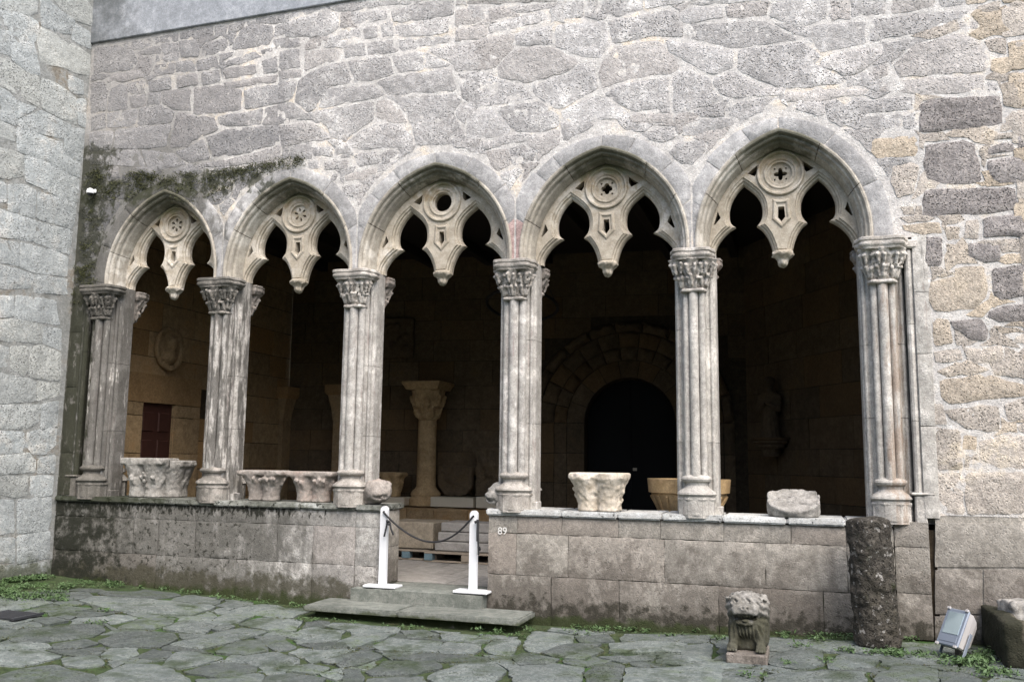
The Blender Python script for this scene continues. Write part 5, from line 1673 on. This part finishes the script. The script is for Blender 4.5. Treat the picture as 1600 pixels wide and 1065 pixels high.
# reliefs leaning on the back wall
def relief(name, px0, px1, py0, py1, Y, m, label, shield=True, tilt=-.15):
    a = atY(px0, py0, Y); b = atY(px1, py1, Y); w = (b[0] - a[0]) / 2; h = a[2] - b[2]
    def fn(x, y, z):
        zz = z / h; ww = w * (np.where(zz < .35, np.sqrt(np.clip(zz / .35, 0, 1)) * .55 + .45, 1) if shield else 1)
        f = np.maximum(np.maximum(np.abs(x) - ww, np.maximum(-z, z - h)), np.abs(y) - .05)
        f = smin(f, S_ell(x, y, z, (0, -.05, h * .6), (w * .5, .05, h * .25)), .02); f = smin(f, S_cap(x, y, z, (-w * .6, -.05, h * .8), (w * .5, -.05, h * .3), .03, .02), .02)
        return f + vnoise(x, y, z, 14) * .03
    o = sdf(name, fn, (-w, -.13, 0), (w, .08, h), .02, m, None, ((a[0] + b[0]) / 2, Y + .1, b[2]))
    return tag(o, label, 'relief')
relief('stone_shield', 683, 735, 728, 775, 5.15, M['inner'], 'brown carved stone shield leaning behind the long white plinth')
relief('stone_slab', 742, 782, 700, 775, 5.25, M['inner'], 'upright brown carved slab behind the plinth near the right doorway column', False)
a = atB(597, 497, .05); b = atB(646, 560, .05)
def coat(x, y, z): 
    f = S_box(x, y, z, (0, 0, 0), ((b[0] - a[0]) / 2, .06, (a[1] - b[1]) / 2), .03)
    for k in range(9): f = smin(f, S_ell(x, y, z, (math.sin(k * 2.4) * .22, -.06, math.cos(k * 3.7) * .22), (.07, .05, .06)), .02)
    return f + vnoise(x, y, z, 12) * .03
cc = fr_back((a[0] + b[0]) / 2, (a[1] + b[1]) / 2, .06)
tag(sdf('coat_of_arms', coat, (-.4, -.14, -.45), (.4, .08, .45), .025, M['inner'], None, cc, .11), 'dark square carved coat of arms high on the back wall', 'relief')
M['chest'] = stone_mat('pale_brown_chest_stone', (.24, .205, .155), (.33, .285, .22), None, pit=.2, bump=.4, var=.05, grain=.22)
# stacked stones on pallets
def pallet(cx, cy, w, d, label, blue):
    t = tag(empty('pallet'), label, 'pallet', 'pallets on the gallery floor')
    for k in range(6): box('board', (cx, cy - d / 2 + .05 + k * (d - .1) / 5, FZ + .125), (w, .095, .022), M['pallet'], t, bev=.003)
    for i_ in range(3):
        for j_ in range(3):
            box('block', (cx + (i_ - 1) * (w / 2 - .06), cy + (j_ - 1) * (d / 2 - .06), FZ + .068), (.115, .11, .088), M['palletblue'] if (i_ + j_ + blue) % 2 else M['pallet'], t, bev=.003)
    for j_ in range(3): box('runner', (cx, cy + (j_ - 1) * (d / 2 - .06), FZ + .012), (w, .09, .020), M['pallet'], t, bev=.003)
    return t
PY = float(atZ(690, 879, FZ)[1])
xa = [float(atY(q, 860, PY)[0]) for q in (610, 655, 668, 672, 770)]
pallet((xa[0] + xa[2]) / 2 - .12, PY + .55, xa[2] - xa[0] + .30, .8, 'wooden pallet under the ochre stone chest beside the left doorway column', 0)
pallet((xa[3] + xa[4]) / 2 + .05, PY + .42, xa[4] - xa[3] + .30, .8, 'wooden pallet under the pale slab stack behind the rope', 1)
zt1 = float(atY(640, 815, PY + .3)[2]); pz = FZ + .137
box_ = box('stone_chest', ((xa[0] + xa[2]) / 2 - .12, PY + .58, (pz + zt1) / 2 + .005), (xa[2] - xa[0] + .16, .62, zt1 - pz), M['chest'], None, .012, None, .008)
tag(box_, 'ochre rectangular stone chest on a pallet seen through the doorway gap', 'chest')
ss = tag(empty('slab_stack'), 'pale grey stone slabs piled on a pallet behind the rope', 'slabs')
zt2 = float(atY(700, 816, PY + .15)[2]); hh = (zt2 - pz) / 3
for k in range(3): box('slab', ((xa[3] + xa[4]) / 2 + .05 + .02 * k, PY + .46, pz + hh * (k + .5)), (xa[4] - xa[3] + .1 - .03 * k, .62 - .04 * k, hh - .006), M['gfloor'], ss, .012, None, .005)
# iron hoop lamp hanging behind the fourth column
hl = tag(empty('hoop_lamp'), 'black iron hoop lamp hanging in the dark behind the right doorway column', 'lamp')
hc = atY(816, 477, 2.6); hr = abs(atY(869, 477, 2.6)[0] - atY(763, 477, 2.6)[0]) / 2
tl = R(16)
pts = [(hc[0] + hr * math.cos(a), hc[1] + hr * math.sin(a) * math.cos(tl), hc[2] - hr * math.sin(a) * math.sin(tl)) for a in [2 * math.pi * k / 40 for k in range(40)]]
tube('hoop', pts, .022, M['iron'], hl, 8, True)
for a in (0, 2.1, 4.2):
    tube('chain', [(hc[0] + hr * math.cos(a), hc[1] + hr * math.sin(a) * math.cos(tl), hc[2] - hr * math.sin(a) * math.sin(tl)), (hc[0], hc[1], hc[2] + 1.0)], .006, M['iron'], hl, 6)
tube('rod', [(hc[0], hc[1], hc[2] + 1.0), (hc[0], hc[1], CEIL)], .008, M['iron'], hl, 6)

# ------------------------------------------------------------------ carved stones on the sill
def sillcap(px0, px1, py0, Y, D, m, label, lobes, seed, step=.011, flare=.42, nl=14, zr=(.25, .8)):
    a = atY(px0, py0, Y); b = atY(px1, py0, Y)
    return frag_capital('capital_fragment', ((a[0] + b[0]) / 2, Y, ZSILL + .004), b[0] - a[0], D, float(a[2]) - ZSILL, m, label, lobes, seed, step, None, 0, flare, nl, zr)
sillcap(201, 268, 715, .17, .34, M['relicgrey'], 'grey double capital fragment nearest the side wall, on the left parapet', 2, 3, flare=.30, nl=7, zr=(.45, .75))
sillcap(256, 297, 719, .34, .30, M['relicgrey'], 'narrow grey capital fragment tucked behind the double one in the leftmost arch', 1, 8, flare=.45, nl=4, zr=(.5, .8))
sillcap(380, 451, 734, .18, .30, M['relicpink'], 'pinkish double capital on the sill just right of the second column from the left', 2, 5, flare=.40, nl=7, zr=(.74, .88))
sillcap(456, 529, 736, .18, .30, M['relicpink'], 'pinkish double capital on the sill against the foot of the third column from the left', 2, 6, flare=.36, nl=7, zr=(.74, .88))
sillcap(895, 980, 738, .15, .42, M['relic'], 'cream leafy square capital on the sill of the right parapet', 2, 12, .010, flare=.30)
# beast heads at the column feet
def beast(sgn):
    def fn(x, y, z):
        x = x * sgn
        f = S_ell(x, y, z, (0, 0, .15), (.15, .13, .13)); f = smin(f, S_ell(x, y, z, (.03, -.09, .11), (.11, .08, .075)), .03)
        f = smax(f, -S_ell(x, y, z, (.045, -.165, .085), (.085, .05, .022)), .01)
        for k in range(5): f = smin(f, S_ell(x, y, z, (-.01 + k * .026, -.145, .092), (.009, .012, .016)), .004)
        for s in (-1, 1):
            f = smin(f, S_ell(x, y, z, (.02 + s * .055, -.10, .19), (.03, .025, .024)), .012); f = smin(f, S_ell(x, y, z, (s * .11, .02, .225), (.03, .03, .028)), .02)
        f = smin(f, S_cap(x, y, z, (-.05, .06, .10), (-.10, .10, .02), .11, .10), .05)
        return smax(f + vnoise(x, y, z, 28) * .016, -z, .004)
    return fn
a = atY(588, 775, .05)
tag(sdf('beast_head', beast(1), (-.26, -.22, 0), (.2, .24, .32), .011, M['relicpink'], None, (float(a[0]), .09, ZSILL + .002), .35), 'carved beast head with bared teeth at the left column of the doorway gap', 'carving')
a = atY(783, 778, .10)
tag(sdf('beast_head', beast(-1), (-.2, -.22, 0), (.26, .24, .32), .011, M['relicgrey'], None, (float(a[0]), .12, ZSILL + .002), -.5), 'carved pale beast head at the right column of the doorway gap', 'carving')
# flat rounded slab
a = atY(1198, 800, .15); b = atY(1283, 800, .15); w_ = float(b[0] - a[0]) / 2; h_ = float(atY(1240, 765, .28)[2]) - ZSILL
def slab_fn(x, y, z):
    cs_, sn_ = math.cos(R(30)), math.sin(R(30)); zo = z - w_ * sn_ * .62; yp = y * cs_ + zo * sn_; zp = -y * sn_ + zo * cs_
    d = np.sqrt((np.abs(x) * .96) ** 2 + (np.where(yp > 0, yp * 1.45, yp * .95)) ** 2) - w_
    d = np.maximum(d, np.abs(x) - w_ * .97)
    f = smax(d, np.abs(zp - .055) - .075, .012)
    rim = np.maximum(np.sqrt((x * .93) ** 2 + yp ** 2) - w_ * .86, -(zp - .112))
    f = smax(f, -rim, .008)
    g = np.minimum(np.abs(yp + .07 + x * .2), np.abs(yp - .03 - x * .25)) - .008
    f = smax(f, -np.maximum(g, np.abs(zp - .112) - .016), .006)
    return smax(f + vnoise(x, y, z, 26) * .014 + vnoise(x, y, z, 60) * .006, -z, .004)
tag(sdf('round_slab', slab_fn, (-w_ - .03, -w_ - .03, 0), (w_ + .03, .28, h_ + .12), .011, M['relicgrey'], None, (float(a[0] + b[0]) / 2, .22, ZSILL + .002)), 'thick flat half round stone slab on the sill in the rightmost arch', 'slab')
# stone font behind the parapet
ft = tag(empty('stone_font'), 'ochre carved stone basin behind the parapet beside the fifth column', 'basin')
fa = atY(1010, 747, .95); fb = atY(1141, 747, .95); fr = float(fb[0] - fa[0]) / 2; fz = float(fa[2]); fc = (float(fa[0] + fb[0]) / 2, .95 + fr * .2, 0)
H0 = fz - .62
lathe('bowl', [(.02, H0), (fr * .40, H0 + .01), (fr * .62, H0 + .16), (fr * .78, H0 + .34), (fr * .90, fz - .17), (fr * .90, fz - .155), (fr * .97, fz - .145), (fr, fz), (fr * .90, fz), (fr * .82, fz - .15), (fr * .4, H0 + .2), (.02, H0 + .15)], fc, M['ochre'], ft, n=32)
for k in range(20):
    a_ = 2 * math.pi * k / 20
    tube('rib', [(fc[0] + rr_ * fr * math.cos(a_ + tw), fc[1] + rr_ * fr * math.sin(a_ + tw), zz_) for rr_, zz_, tw in ((.62, H0 + .16, 0), (.79, H0 + .34, .08), (.905, fz - .18, .16))], .016, M['ochre'], ft, 6)
lathe('pedestal', [(fr * .7, FZ), (fr * .7, FZ + .06), (fr * .42, FZ + .1), (fr * .36, H0 - .02), (fr * .45, H0 + .02)], fc, M['ochre'], ft, n=20)

# ------------------------------------------------------------------ rope barrier
def stanchion(px, pytop, pyb, label):
    Y = -.045; a = atY(px, pyb, Y); zt = float(atY(px, pytop, Y)[2]); x = float(a[0])
    t = tag(empty('stanchion', (x, Y, FZ)), label, 'post', 'white posts of the rope barrier')
    t.location = (0, 0, 0)
    bm = bmesh.new(); n = 12; V = []; w = .042; d = .022
    prof = [(-w, FZ + .02), (w, FZ + .02)] + [(w * math.cos(math.pi * k / 10), zt - w + w * math.sin(math.pi * k / 10)) for k in range(11)]
    vs = [bm.verts.new((x + p[0], Y - d, p[1])) for p in prof]; f = bm.faces.new(vs)
    r = bmesh.ops.extrude_face_region(bm, geom=[f]); bmesh.ops.translate(bm, vec=(0, 2 * d, 0), verts=[v for v in r['geom'] if isinstance(v, bmesh.types.BMVert)])
    bmesh.ops.recalc_face_normals(bm, faces=bm.faces)
    me = bpy.data.meshes.new('post'); bm.to_mesh(me); bm.free(); link('post', me, M['white'], t)
    box('base_plate', (x, Y, FZ + .014), (.38, .20, .026), M['white'], t, bev=.006)
    tube('rope_hole', [(x, Y - d - .001, zt - .06), (x, Y - d - .004, zt - .06)], .012, M['camblack'], t, 10)
    return x, Y, zt
s1 = stanchion(598, 790, 908, 'left white post of the rope barrier in the doorway gap')
s2 = stanchion(739, 797, 919, 'right white post of the rope barrier in the doorway gap')
rp = tag(empty('barrier_rope'), 'sagging black rope knotted between the two white posts', 'rope')
A = Vector((s1[0], s1[1] - .02, s1[2] - .06)); B = Vector((s2[0], s2[1] - .02, s2[2] - .06))
pts = []
for k in range(29):
    t = k / 28; p = A.lerp(B, t); p.z -= .285 * 4 * t * (1 - t) * (.95 + .1 * t) * (1 - .10 * math.cos(math.pi * t)); p.y -= .02
    pts.append(p)
tube('rope', pts, .0105, M['rope'], rp, 8)
def wob(c, r, n, seed, zs=1):
    rs = random.Random(seed); return [(c[0] + rs.uniform(-r, r), c[1] - .03 + rs.uniform(-.02, .02), c[2] + rs.uniform(-r, r) * zs) for _ in range(n)]
kn = (A.x + .07, A.y, A.z - .11)
tube('knot', wob(kn, .028, 9, 3), .0105, M['rope'], rp, 7)
tube('knot', wob((B.x + .045, B.y, B.z - .05), .022, 8, 4), .0105, M['rope'], rp, 7)
for dx, dz, cx in ((-.03, -.15, kn[0] - .01), (.05, -.13, kn[0] + .02), (.0, -.20, B.x + .06), (.012, -.34, B.x + .066)):
    z0 = kn[2] if cx < -3.9 else B.z - .05
    tube('rope_end', [(cx, A.y - .03, z0), (cx + dx * .4, A.y - .045, z0 + dz * .5), (cx + dx, A.y - .04, z0 + dz)], .010, M['rope'], rp, 7)
tube('knot', wob((B.x + .078, B.y, B.z - .33), .016, 8, 6, 2), .010, M['rope'], rp, 7)

# ------------------------------------------------------------------ lion
lx = float(atG(1166, 1037)[0]); ly = float(atG(1166, 1037)[1]); lz = gz(lx)
L = tag(empty('lion_statue'), 'squat mossy stone lion with open mouth on a small plinth before the parapet', 'statue')
def lion(x, y, z):
    f = S_box(x, y, z, (.01, .18, .25), (.192, .19, .23), .07)
    f = smin(f, S_ell(x, y, z, (.0, .05, .405), (.195, .17, .135)), .05)                       # skull and mane
    f = smin(f, S_box(x, y, z, (-.01, -.075, .390), (.125, .095, .050), .035), .04)             # muzzle
    f = smin(f, S_ell(x, y, z, (-.01, -.155, .415), (.050, .03, .028)), .02)                    # nose
    f = smin(f, S_box(x, y, z, (0, -.02, .478), (.145, .075, .024), .02), .03)                  # brow
    f = smin(f, S_box(x, y, z, (0, .06, .14), (.15, .12, .15), .05), .05)                      # chest
    f = smin(f, S_ell(x, y, z, (0, -.02, .205), (.135, .10, .10)), .04)                         # beard
    for s in (-1, 1):
        f = smin(f, S_cap(x, y, z, (s * .115, -.02, .25), (s * .125, -.075, .085), .052, .047), .03)
        f = smin(f, S_ell(x, y, z, (s * .135, -.115, .042), (.05, .065, .042)), .02)
        for k in range(4): f = smin(f, S_cap(x, y, z, (s * .135 - .036 + k * .024, -.13, .055), (s * .135 - .038 + k * .0255, -.180, .022), .013, .012), .005)
        f = smin(f, S_ell(x, y, z, (s * .158, .015, .462), (.036, .030, .048)), .012)           # ears
        f = smax(f, -S_ell(x, y, z, (s * .160, -.018, .462), (.018, .016, .028)), .008)
        f = smin(f, S_ell(x, y, z, (s * .058, -.115, .452), (.027, .022, .020)), .008)          # eyes
        f = smax(f, -S_ell(x, y, z, (-.005 + s * .021, -.176, .408), (.011, .016, .011)), .004)  # nostrils
    f = smax(f, -S_box(x, y, z, (-.01, -.15, .315), (.105, .12, .034), .028), .012)            # open mouth
    f = smin(f, S_ell(x, y, z, (-.01, -.085, .262), (.092, .075, .030)), .02)                   # lower jaw
    f = smin(f, S_ell(x, y, z, (-.005, -.118, .290), (.035, .05, .014)), .01)                   # tongue
    for k in range(6): f = smin(f, S_ell(x, y, z, (-.072 + k * .027, -.137 + abs(k - 2.5) * .007, .338), (.010, .012, .017)), .004)
    ang = np.arctan2(x, -(y - .02)); rad = np.sqrt(x * x + (y - .02) ** 2)
    beard = np.clip((.26 - z) / .06, 0, 1) * np.clip((z - .10) / .05, 0, 1) * (np.abs(ang) < 1.1)
    f = f + .010 * np.sin(ang * 26 + z * 25) * beard
    top = np.clip((z - .42) / .05, 0, 1)
    curls = np.sin(x * 75 + 3 * np.sin(z * 40)) * np.sin(y * 60 + x * 30) 
    f = f + .010 * curls * top + .006 * np.sin(z * 90 + y * 40) * (np.abs(x) > .12) * np.clip((z - .2) / .1, 0, 1)
    return smax(f + vnoise(x, y, z, 40) * .010, -z, .004)
LS = .88
lb = sdf('body', lion, (-.23, -.22, 0), (.23, .38, .58), .0085, M['lion'], L)
lb.data.transform(Matrix.Translation((lx, ly + .19, lz + .075)) @ Matrix.Diagonal((LS * .95, LS, LS * .97, 1)))
box('plinth', (lx + .003, ly + .225, lz + .035), (.325, .46, .085), M['lionbase'], L, bev=.012, rough=.007)

# ------------------------------------------------------------------ rough column drum leaning at the pilaster
dc = atG(1374, 1015); dz_ = gz(dc[0]); dtopz = float(atY(1362, 806, dc[1] + .2)[2]); dh = dtopz - dz_
rb = .5 * float(atG(1406, 1010)[0] - atG(1333, 1010)[0])
def drumf(x, y, z):
    t = z / dh; rr = rb * (.985 - .05 * t + .03 * np.exp(-((t - .05) / .06) ** 2))
    ang = np.arctan2(y, x); sq = 1 + .03 * np.cos(3 * ang + 1) - .02 * np.cos(5 * ang)
    f = np.sqrt((x + .035 * t) ** 2 + (y - .03 * t) ** 2) - rr * sq
    f = f + vnoise(x, y, z, 9) * .030 + vnoise(x, y, z, 24) * .026 + vnoise(x, y, z, 52) * .012
    top = dh - .02 - .035 * vnoise(x, y, z * 0, 7) + .02 * np.sin(x * 7)
    return smax(f, np.maximum(-z, z - top), .035)
tag(sdf('column_drum', drumf, (-rb - .05, -rb - .05, 0), (rb + .05, rb + .08, dh + .03), .0125, M['drum'], None, (float(dc[0]), float(dc[1]) + rb, dz_)), 'dark rough broken column drum standing upright against the parapet', 'column drum')

# ------------------------------------------------------------------ floodlight
fx, fy = 1.13, -.72; fzz = gz(fx)
FL = tag(empty('floodlight'), 'grey floodlight on a short bracket on the ground left of the stone trough', 'floodlight')
Rm = Matrix.Rotation(R(-50), 4, 'Z') @ Matrix.Rotation(R(-30), 4, 'X')
Tm = Matrix.Translation((fx, fy, fzz + .215))
def fl_box(name, c, s, m, bev=.006, par=FL):
    o = box(name, (0, 0, 0), s, m, par, bev); o.data.transform(Tm @ Rm @ Matrix.Translation(c)); return o
fl_box('frame', (0, -.058, 0), (.215, .022, .315), M['fl_frame'], .008)
V = []; F = []
sec = [(-.10, -.045, .150), (-.096, .01, .146), (-.085, .065, .120), (-.06, .11, .075)]
for hx, y, hz in [(.098, -.046, .150), (.098, .005, .150), (.090, .06, .125), (.07, .105, .085)]:
    V += [(-hx, y, -hz), (hx, y, -hz), (hx, y, hz), (-hx, y, hz)]
for k in range(3):
    for i_ in range(4): F.append((k * 4 + i_, k * 4 + (i_ + 1) % 4, (k + 1) * 4 + (i_ + 1) % 4, (k + 1) * 4 + i_))
F += [(12, 13, 14, 15)]
o = mk('housing', V, F, M['fl_body'], FL); fix(o.data); o.data.transform(Tm @ Rm)
bmx = bmesh.new(); bmx.from_mesh(o.data); bmesh.ops.bevel(bmx, geom=[e for e in bmx.edges if e.calc_face_angle(0) > .5], offset=.008, segments=2, affect='EDGES'); bmx.to_mesh(o.data); bmx.free()
fl_box('glass', (0, -.0705, .035), (.155, .004, .185), M['glass'], .001)
fl_box('reflector_strip', (0, -.0705, -.10), (.16, .004, .05), M['fl_frame'], .001)
for s in (-1, 1):
    for t_ in (-1, 1): fl_box('clip', (s * .088, -.072, t_ * .155), (.03, .016, .022), M['fl_body'], .003)
    fl_box('bracket_arm', (s * .113, .02, -.10), (.008, .03, .20), M['fl_frame'], .002)
box('foot', (fx, fy, fzz + .012), (.19, .07, .016), M['fl_frame'], FL, bev=.003, rot=R(-50))
box('bracket_post', (fx - .005, fy, fzz + .05), (.045, .035, .08), M['lionbase'], FL, bev=.003, rot=R(-50))
tube('cable', [(fx + .03, fy + .06, fzz + .06), (fx + .15, fy + .02, fzz + .02), (fx + .32, fy - .02, fzz + .012), (fx + .6, fy + .02, fzz + .01)], .006, M['rope'], FL, 6)

# ------------------------------------------------------------------ stone trough at the right edge with a fragment lying on it
TR = tag(empty('stone_trough'), 'mossy rectangular stone trough cut off by the right edge', 'trough')
tx0, ty0, ty1 = 1.42, -.98, -.02; tzt = float(atY(1563, 977, ty0)[2])
def trough(x, y, z):
    f = S_box(x, y, z, (.65, .48, tzt / 2), (.65, .48, tzt / 2), .03)
    f = smax(f, -S_box(x, y, z, (.68, .50, tzt), (.53, .34, .13), .03), .02)
    return f + vnoise(x, y, z, 9) * .03 + vnoise(x, y, z, 26) * .018
sdf('basin', trough, (0, 0, 0), (1.3, .97, tzt), .022, M['trough'], TR, (tx0, ty0, gz(1.5) - .02))
fc_ = atY(1592, 962, -.45)
def fragf(x, y, z):
    f = S_box(x, y, z, (0, 0, .10), (.16, .13, .11), .03)
    for k in range(7): f = smin(f, S_ell(x, y, z, (-.13 + .045 * k, -.12 + .02 * math.sin(k * 2), .13 + .04 * math.cos(k * 3)), (.035, .03, .04)), .015)
    f = smax(f, -S_cap(x, y, z, (-.15, -.15, .05), (.15, -.15, .08), .025, .02), .01)
    return f + vnoise(x, y, z, 22) * .03
tag(sdf('carved_fragment', fragf, (-.22, -.2, 0), (.22, .2, .26), .014, M['relicgrey'], None, (float(fc_[0]) + .05, -.40, tzt - .085), .3), 'small pale carved stone fragment lying on the trough at the right edge', 'carving')

# ------------------------------------------------------------------ drain grate, security camera
dg = tag(empty('drain_grate'), 'dark iron drain grate in the paving at the left edge', 'grate')
g0 = atG(0, 968); g1 = atG(66, 962)
gc = ((g0[0] + g1[0]) / 2 - .1, (g0[1] + g1[1]) / 2 - .03); gw = abs(g1[0] - g0[0]) + .25
zg = gz(gc[0]) + .022
for k in range(7): box('bar', (gc[0], gc[1] - .15 + k * .05, zg), (gw, .018, .02), M['grate'], dg, bev=.003)
for s in (-1, 1): box('frame', (gc[0] + s * gw / 2, gc[1], zg), (.03, .36, .024), M['grate'], dg, bev=.003)
box('pit', (gc[0], gc[1], zg - .024), (gw, .34, .012), M['camblack'], dg, bev=0)
sc_ = tag(empty('security_camera'), 'small white dome security camera high in the left corner', 'camera')
cp = atY(141, 300, -.09)
lathe('dome', [(.0, .050), (.02, .048), (.037, .037), (.046, .014), (.046, -.013), (.039, -.02)], cp, M['camwhite'], sc_, n=20)
lathe('lens', [(.038, -.019), (.034, -.036), (.02, -.05), (.0, -.055)], cp, M['camblack'], sc_, n=18)
tube('wall_arm', [(cp[0] + .01, cp[1] + .03, cp[2] + .02), (cp[0] + .005, 0.0, cp[2] + .03)], .012, M['camwhite'], sc_, 8)
box('wall_plate', (cp[0] + .005, -.024, cp[2] + .03), (.05, .02, .05), M['camwhite'], sc_, bev=.006)

# ------------------------------------------------------------------ weeds and moss (uncountable)
rs = np.random.RandomState(5)
def leaves(name, spots, mat, size, lift, label, flat_=.5):
    V = []; F = []
    for (x, y, z, n, spread, s) in spots:
        for _ in range(int(n)):
            a = rs.uniform(0, 2 * math.pi); d = spread * abs(rs.normal()) * .6
            c = np.array([x + math.cos(a) * d, y + math.sin(a) * d * .7, z + rs.uniform(.0, lift) * s])
            u = rs.normal(size=3); u[2] *= flat_; u /= np.linalg.norm(u); w = np.cross(u, [rs.normal() * .4, rs.normal() * .4, 1]); w /= np.linalg.norm(w) + 1e-9
            L_ = size * s * rs.uniform(.6, 1.3); b = len(V)
            V += [c - u * L_, c - w * L_ * .45, c + u * L_ + np.array([0, 0, L_ * .3]), c + w * L_ * .45]; F.append((b, b + 1, b + 2, b + 3))
    o = mk(name, V, F, mat); return tag(o, label, None, None, 'stuff')
sp = []
def gline(p0, p1, n, k, spread, s, off=.0):
    for _ in range(n):
        t = rs.rand(); x = p0[0] + (p1[0] - p0[0]) * t; y = p0[1] + (p1[1] - p0[1]) * t - abs(rs.normal()) * off
        if mnoise.noise((x * 2.2, y * 2.2, 1.5)) > -.12: sp.append((x, y, gz(x) + .004, k * rs.uniform(.3, 1.5), spread, s * rs.uniform(.6, 1.3)))
gline((-8.9, -.12), (-7.6, -.12), 60, 26, .10, 1.0, .18)
gline((-8.9, -.75), (-8.75, -.10), 70, 28, .12, 1.1, .05)
for _ in range(70):
    q = atG(rs.uniform(-10, 105), rs.uniform(912, 940)); sp.append((q[0], q[1], gz(q[0]) + .004, 30, .12, 1.0))
gline((-7.6, -.06), (-5.0, -.06), 60, 16, .06, .9, .06)
gline((-2.55, -.06), (-.2, -.06), 90, 22, .07, 1.0, .09)
gline((-.2, -.07), (1.1, -.07), 46, 18, .07, 1.0, .10)
gline((-5.0, -.70), (-2.5, -.70), 46, 12, .05, .8, .05)
gline((.55, -.62), (1.05, -.70), 26, 24, .09, 1.0, .15)
gline((1.05, -.95), (1.40, -.40), 40, 34, .11, 1.1, .12)
gline((1.2, -1.15), (1.6, -1.12), 30, 30, .10, 1.1, .1)
gline((.2, -.72), (.7, -.74), 26, 18, .06, .9, .05)
gline((-.25, -1.2), (-.05, -1.6), 10, 16, .06, 1.0, .05)
for px_, py_ in ((345, 935), (900, 990), (935, 985), (975, 985), (1010, 990), (1050, 995), (1090, 985), (1125, 1000), (1285, 1035), (1240, 1008), (1180, 1060), (1360, 1020), (1420, 1000), (165, 955), (160, 975), (480, 970), (760, 985), (785, 992), (830, 985)):
    q = atG(px_, py_)
    for _ in range(4): sp.append((q[0] + rs.normal() * .07, q[1] + rs.normal() * .05, gz(q[0]) + .006, 16, .06, 1.0))
leaves('weeds', sp, M['leaf'], .016, .035, 'low bright green weeds along the foot of the walls')
# moss between the flags and on the old ledge over the first two arches
ms = []
for _ in range(520):
    q = atG(rs.uniform(0, 1600), rs.uniform(925, 1065))
    if q[1] < -.02 and q[0] > -8.9: ms.append((q[0], q[1], gz(q[0]) - .004, 24, .10, 1.0))
leaves('ground_moss', ms, M['moss'], .010, .012, 'olive moss in the joints of the paving', .25)
lm = []
led = [(200, 268), (235, 272), (270, 272), (300, 268), (330, 266), (360, 264), (395, 258), (430, 253), (470, 246)]
for _ in range(190):
    t = rs.rand() * (len(led) - 1); k = int(t); f_ = t - k
    x = led[k][0] * (1 - f_) + led[k + 1][0] * f_; y = led[k][1] * (1 - f_) + led[k + 1][1] * f_
    dep = 6 + 22 * math.exp(-((x - 310) / 55) ** 2)
    q = atY(x, y + abs(rs.normal()) * dep, -.012); lm.append((q[0], -.016, q[2], 26, .045, 1.0))
for px_, py_, n_s in ((150, 275, 26), (165, 300, 12), (215, 285, 18), (195, 300, 10), (140, 390, 10), (128, 420, 14), (135, 345, 8), (128, 440, 12), (112, 470, 10)):
    for _ in range(n_s):
        q = atY(px_ + rs.normal() * 10, py_ + rs.normal() * 8, -.02); lm.append((q[0], -.014, q[2], 26, .035, 1.0))
V = []; F = []
for (x, y, z, n, spr, s) in lm:
    for _ in range(int(n)):
        c = np.array([x + rs.normal() * spr, y - abs(rs.normal()) * .006, z + rs.normal() * spr * .5]); u = rs.normal(size=3); u /= np.linalg.norm(u); w = np.cross(u, rs.normal(size=3)); w /= np.linalg.norm(w) + 1e-9
        Ls = .008 * rs.uniform(.4, 1.6); b = len(V); V += [c - u * Ls, c - w * Ls * .6, c + u * Ls, c + w * Ls * .6]; F.append((b, b + 1, b + 2, b + 3))
tag(mk('wall_moss', V, F, M['moss']), 'dark green moss draped over the ledge above the two leftmost arches', None, None, 'stuff')

# ------------------------------------------------------------------ put every Empty at the base of its thing
bpy.context.view_layer.update()
for t in [o for o in bpy.data.objects if o.type == 'EMPTY' and o.parent is None]:
    P = []
    for ch in t.children_recursive:
        if ch.type == 'MESH':
            P += [ch.matrix_world @ Vector(c) for c in ch.bound_box]
    if not P: continue
    loc = Vector(((min(p.x for p in P) + max(p.x for p in P)) / 2, (min(p.y for p in P) + max(p.y for p in P)) / 2, min(p.z for p in P)))
    t.location = loc
    for ch in t.children: ch.matrix_parent_inverse = Matrix.Translation(-loc)
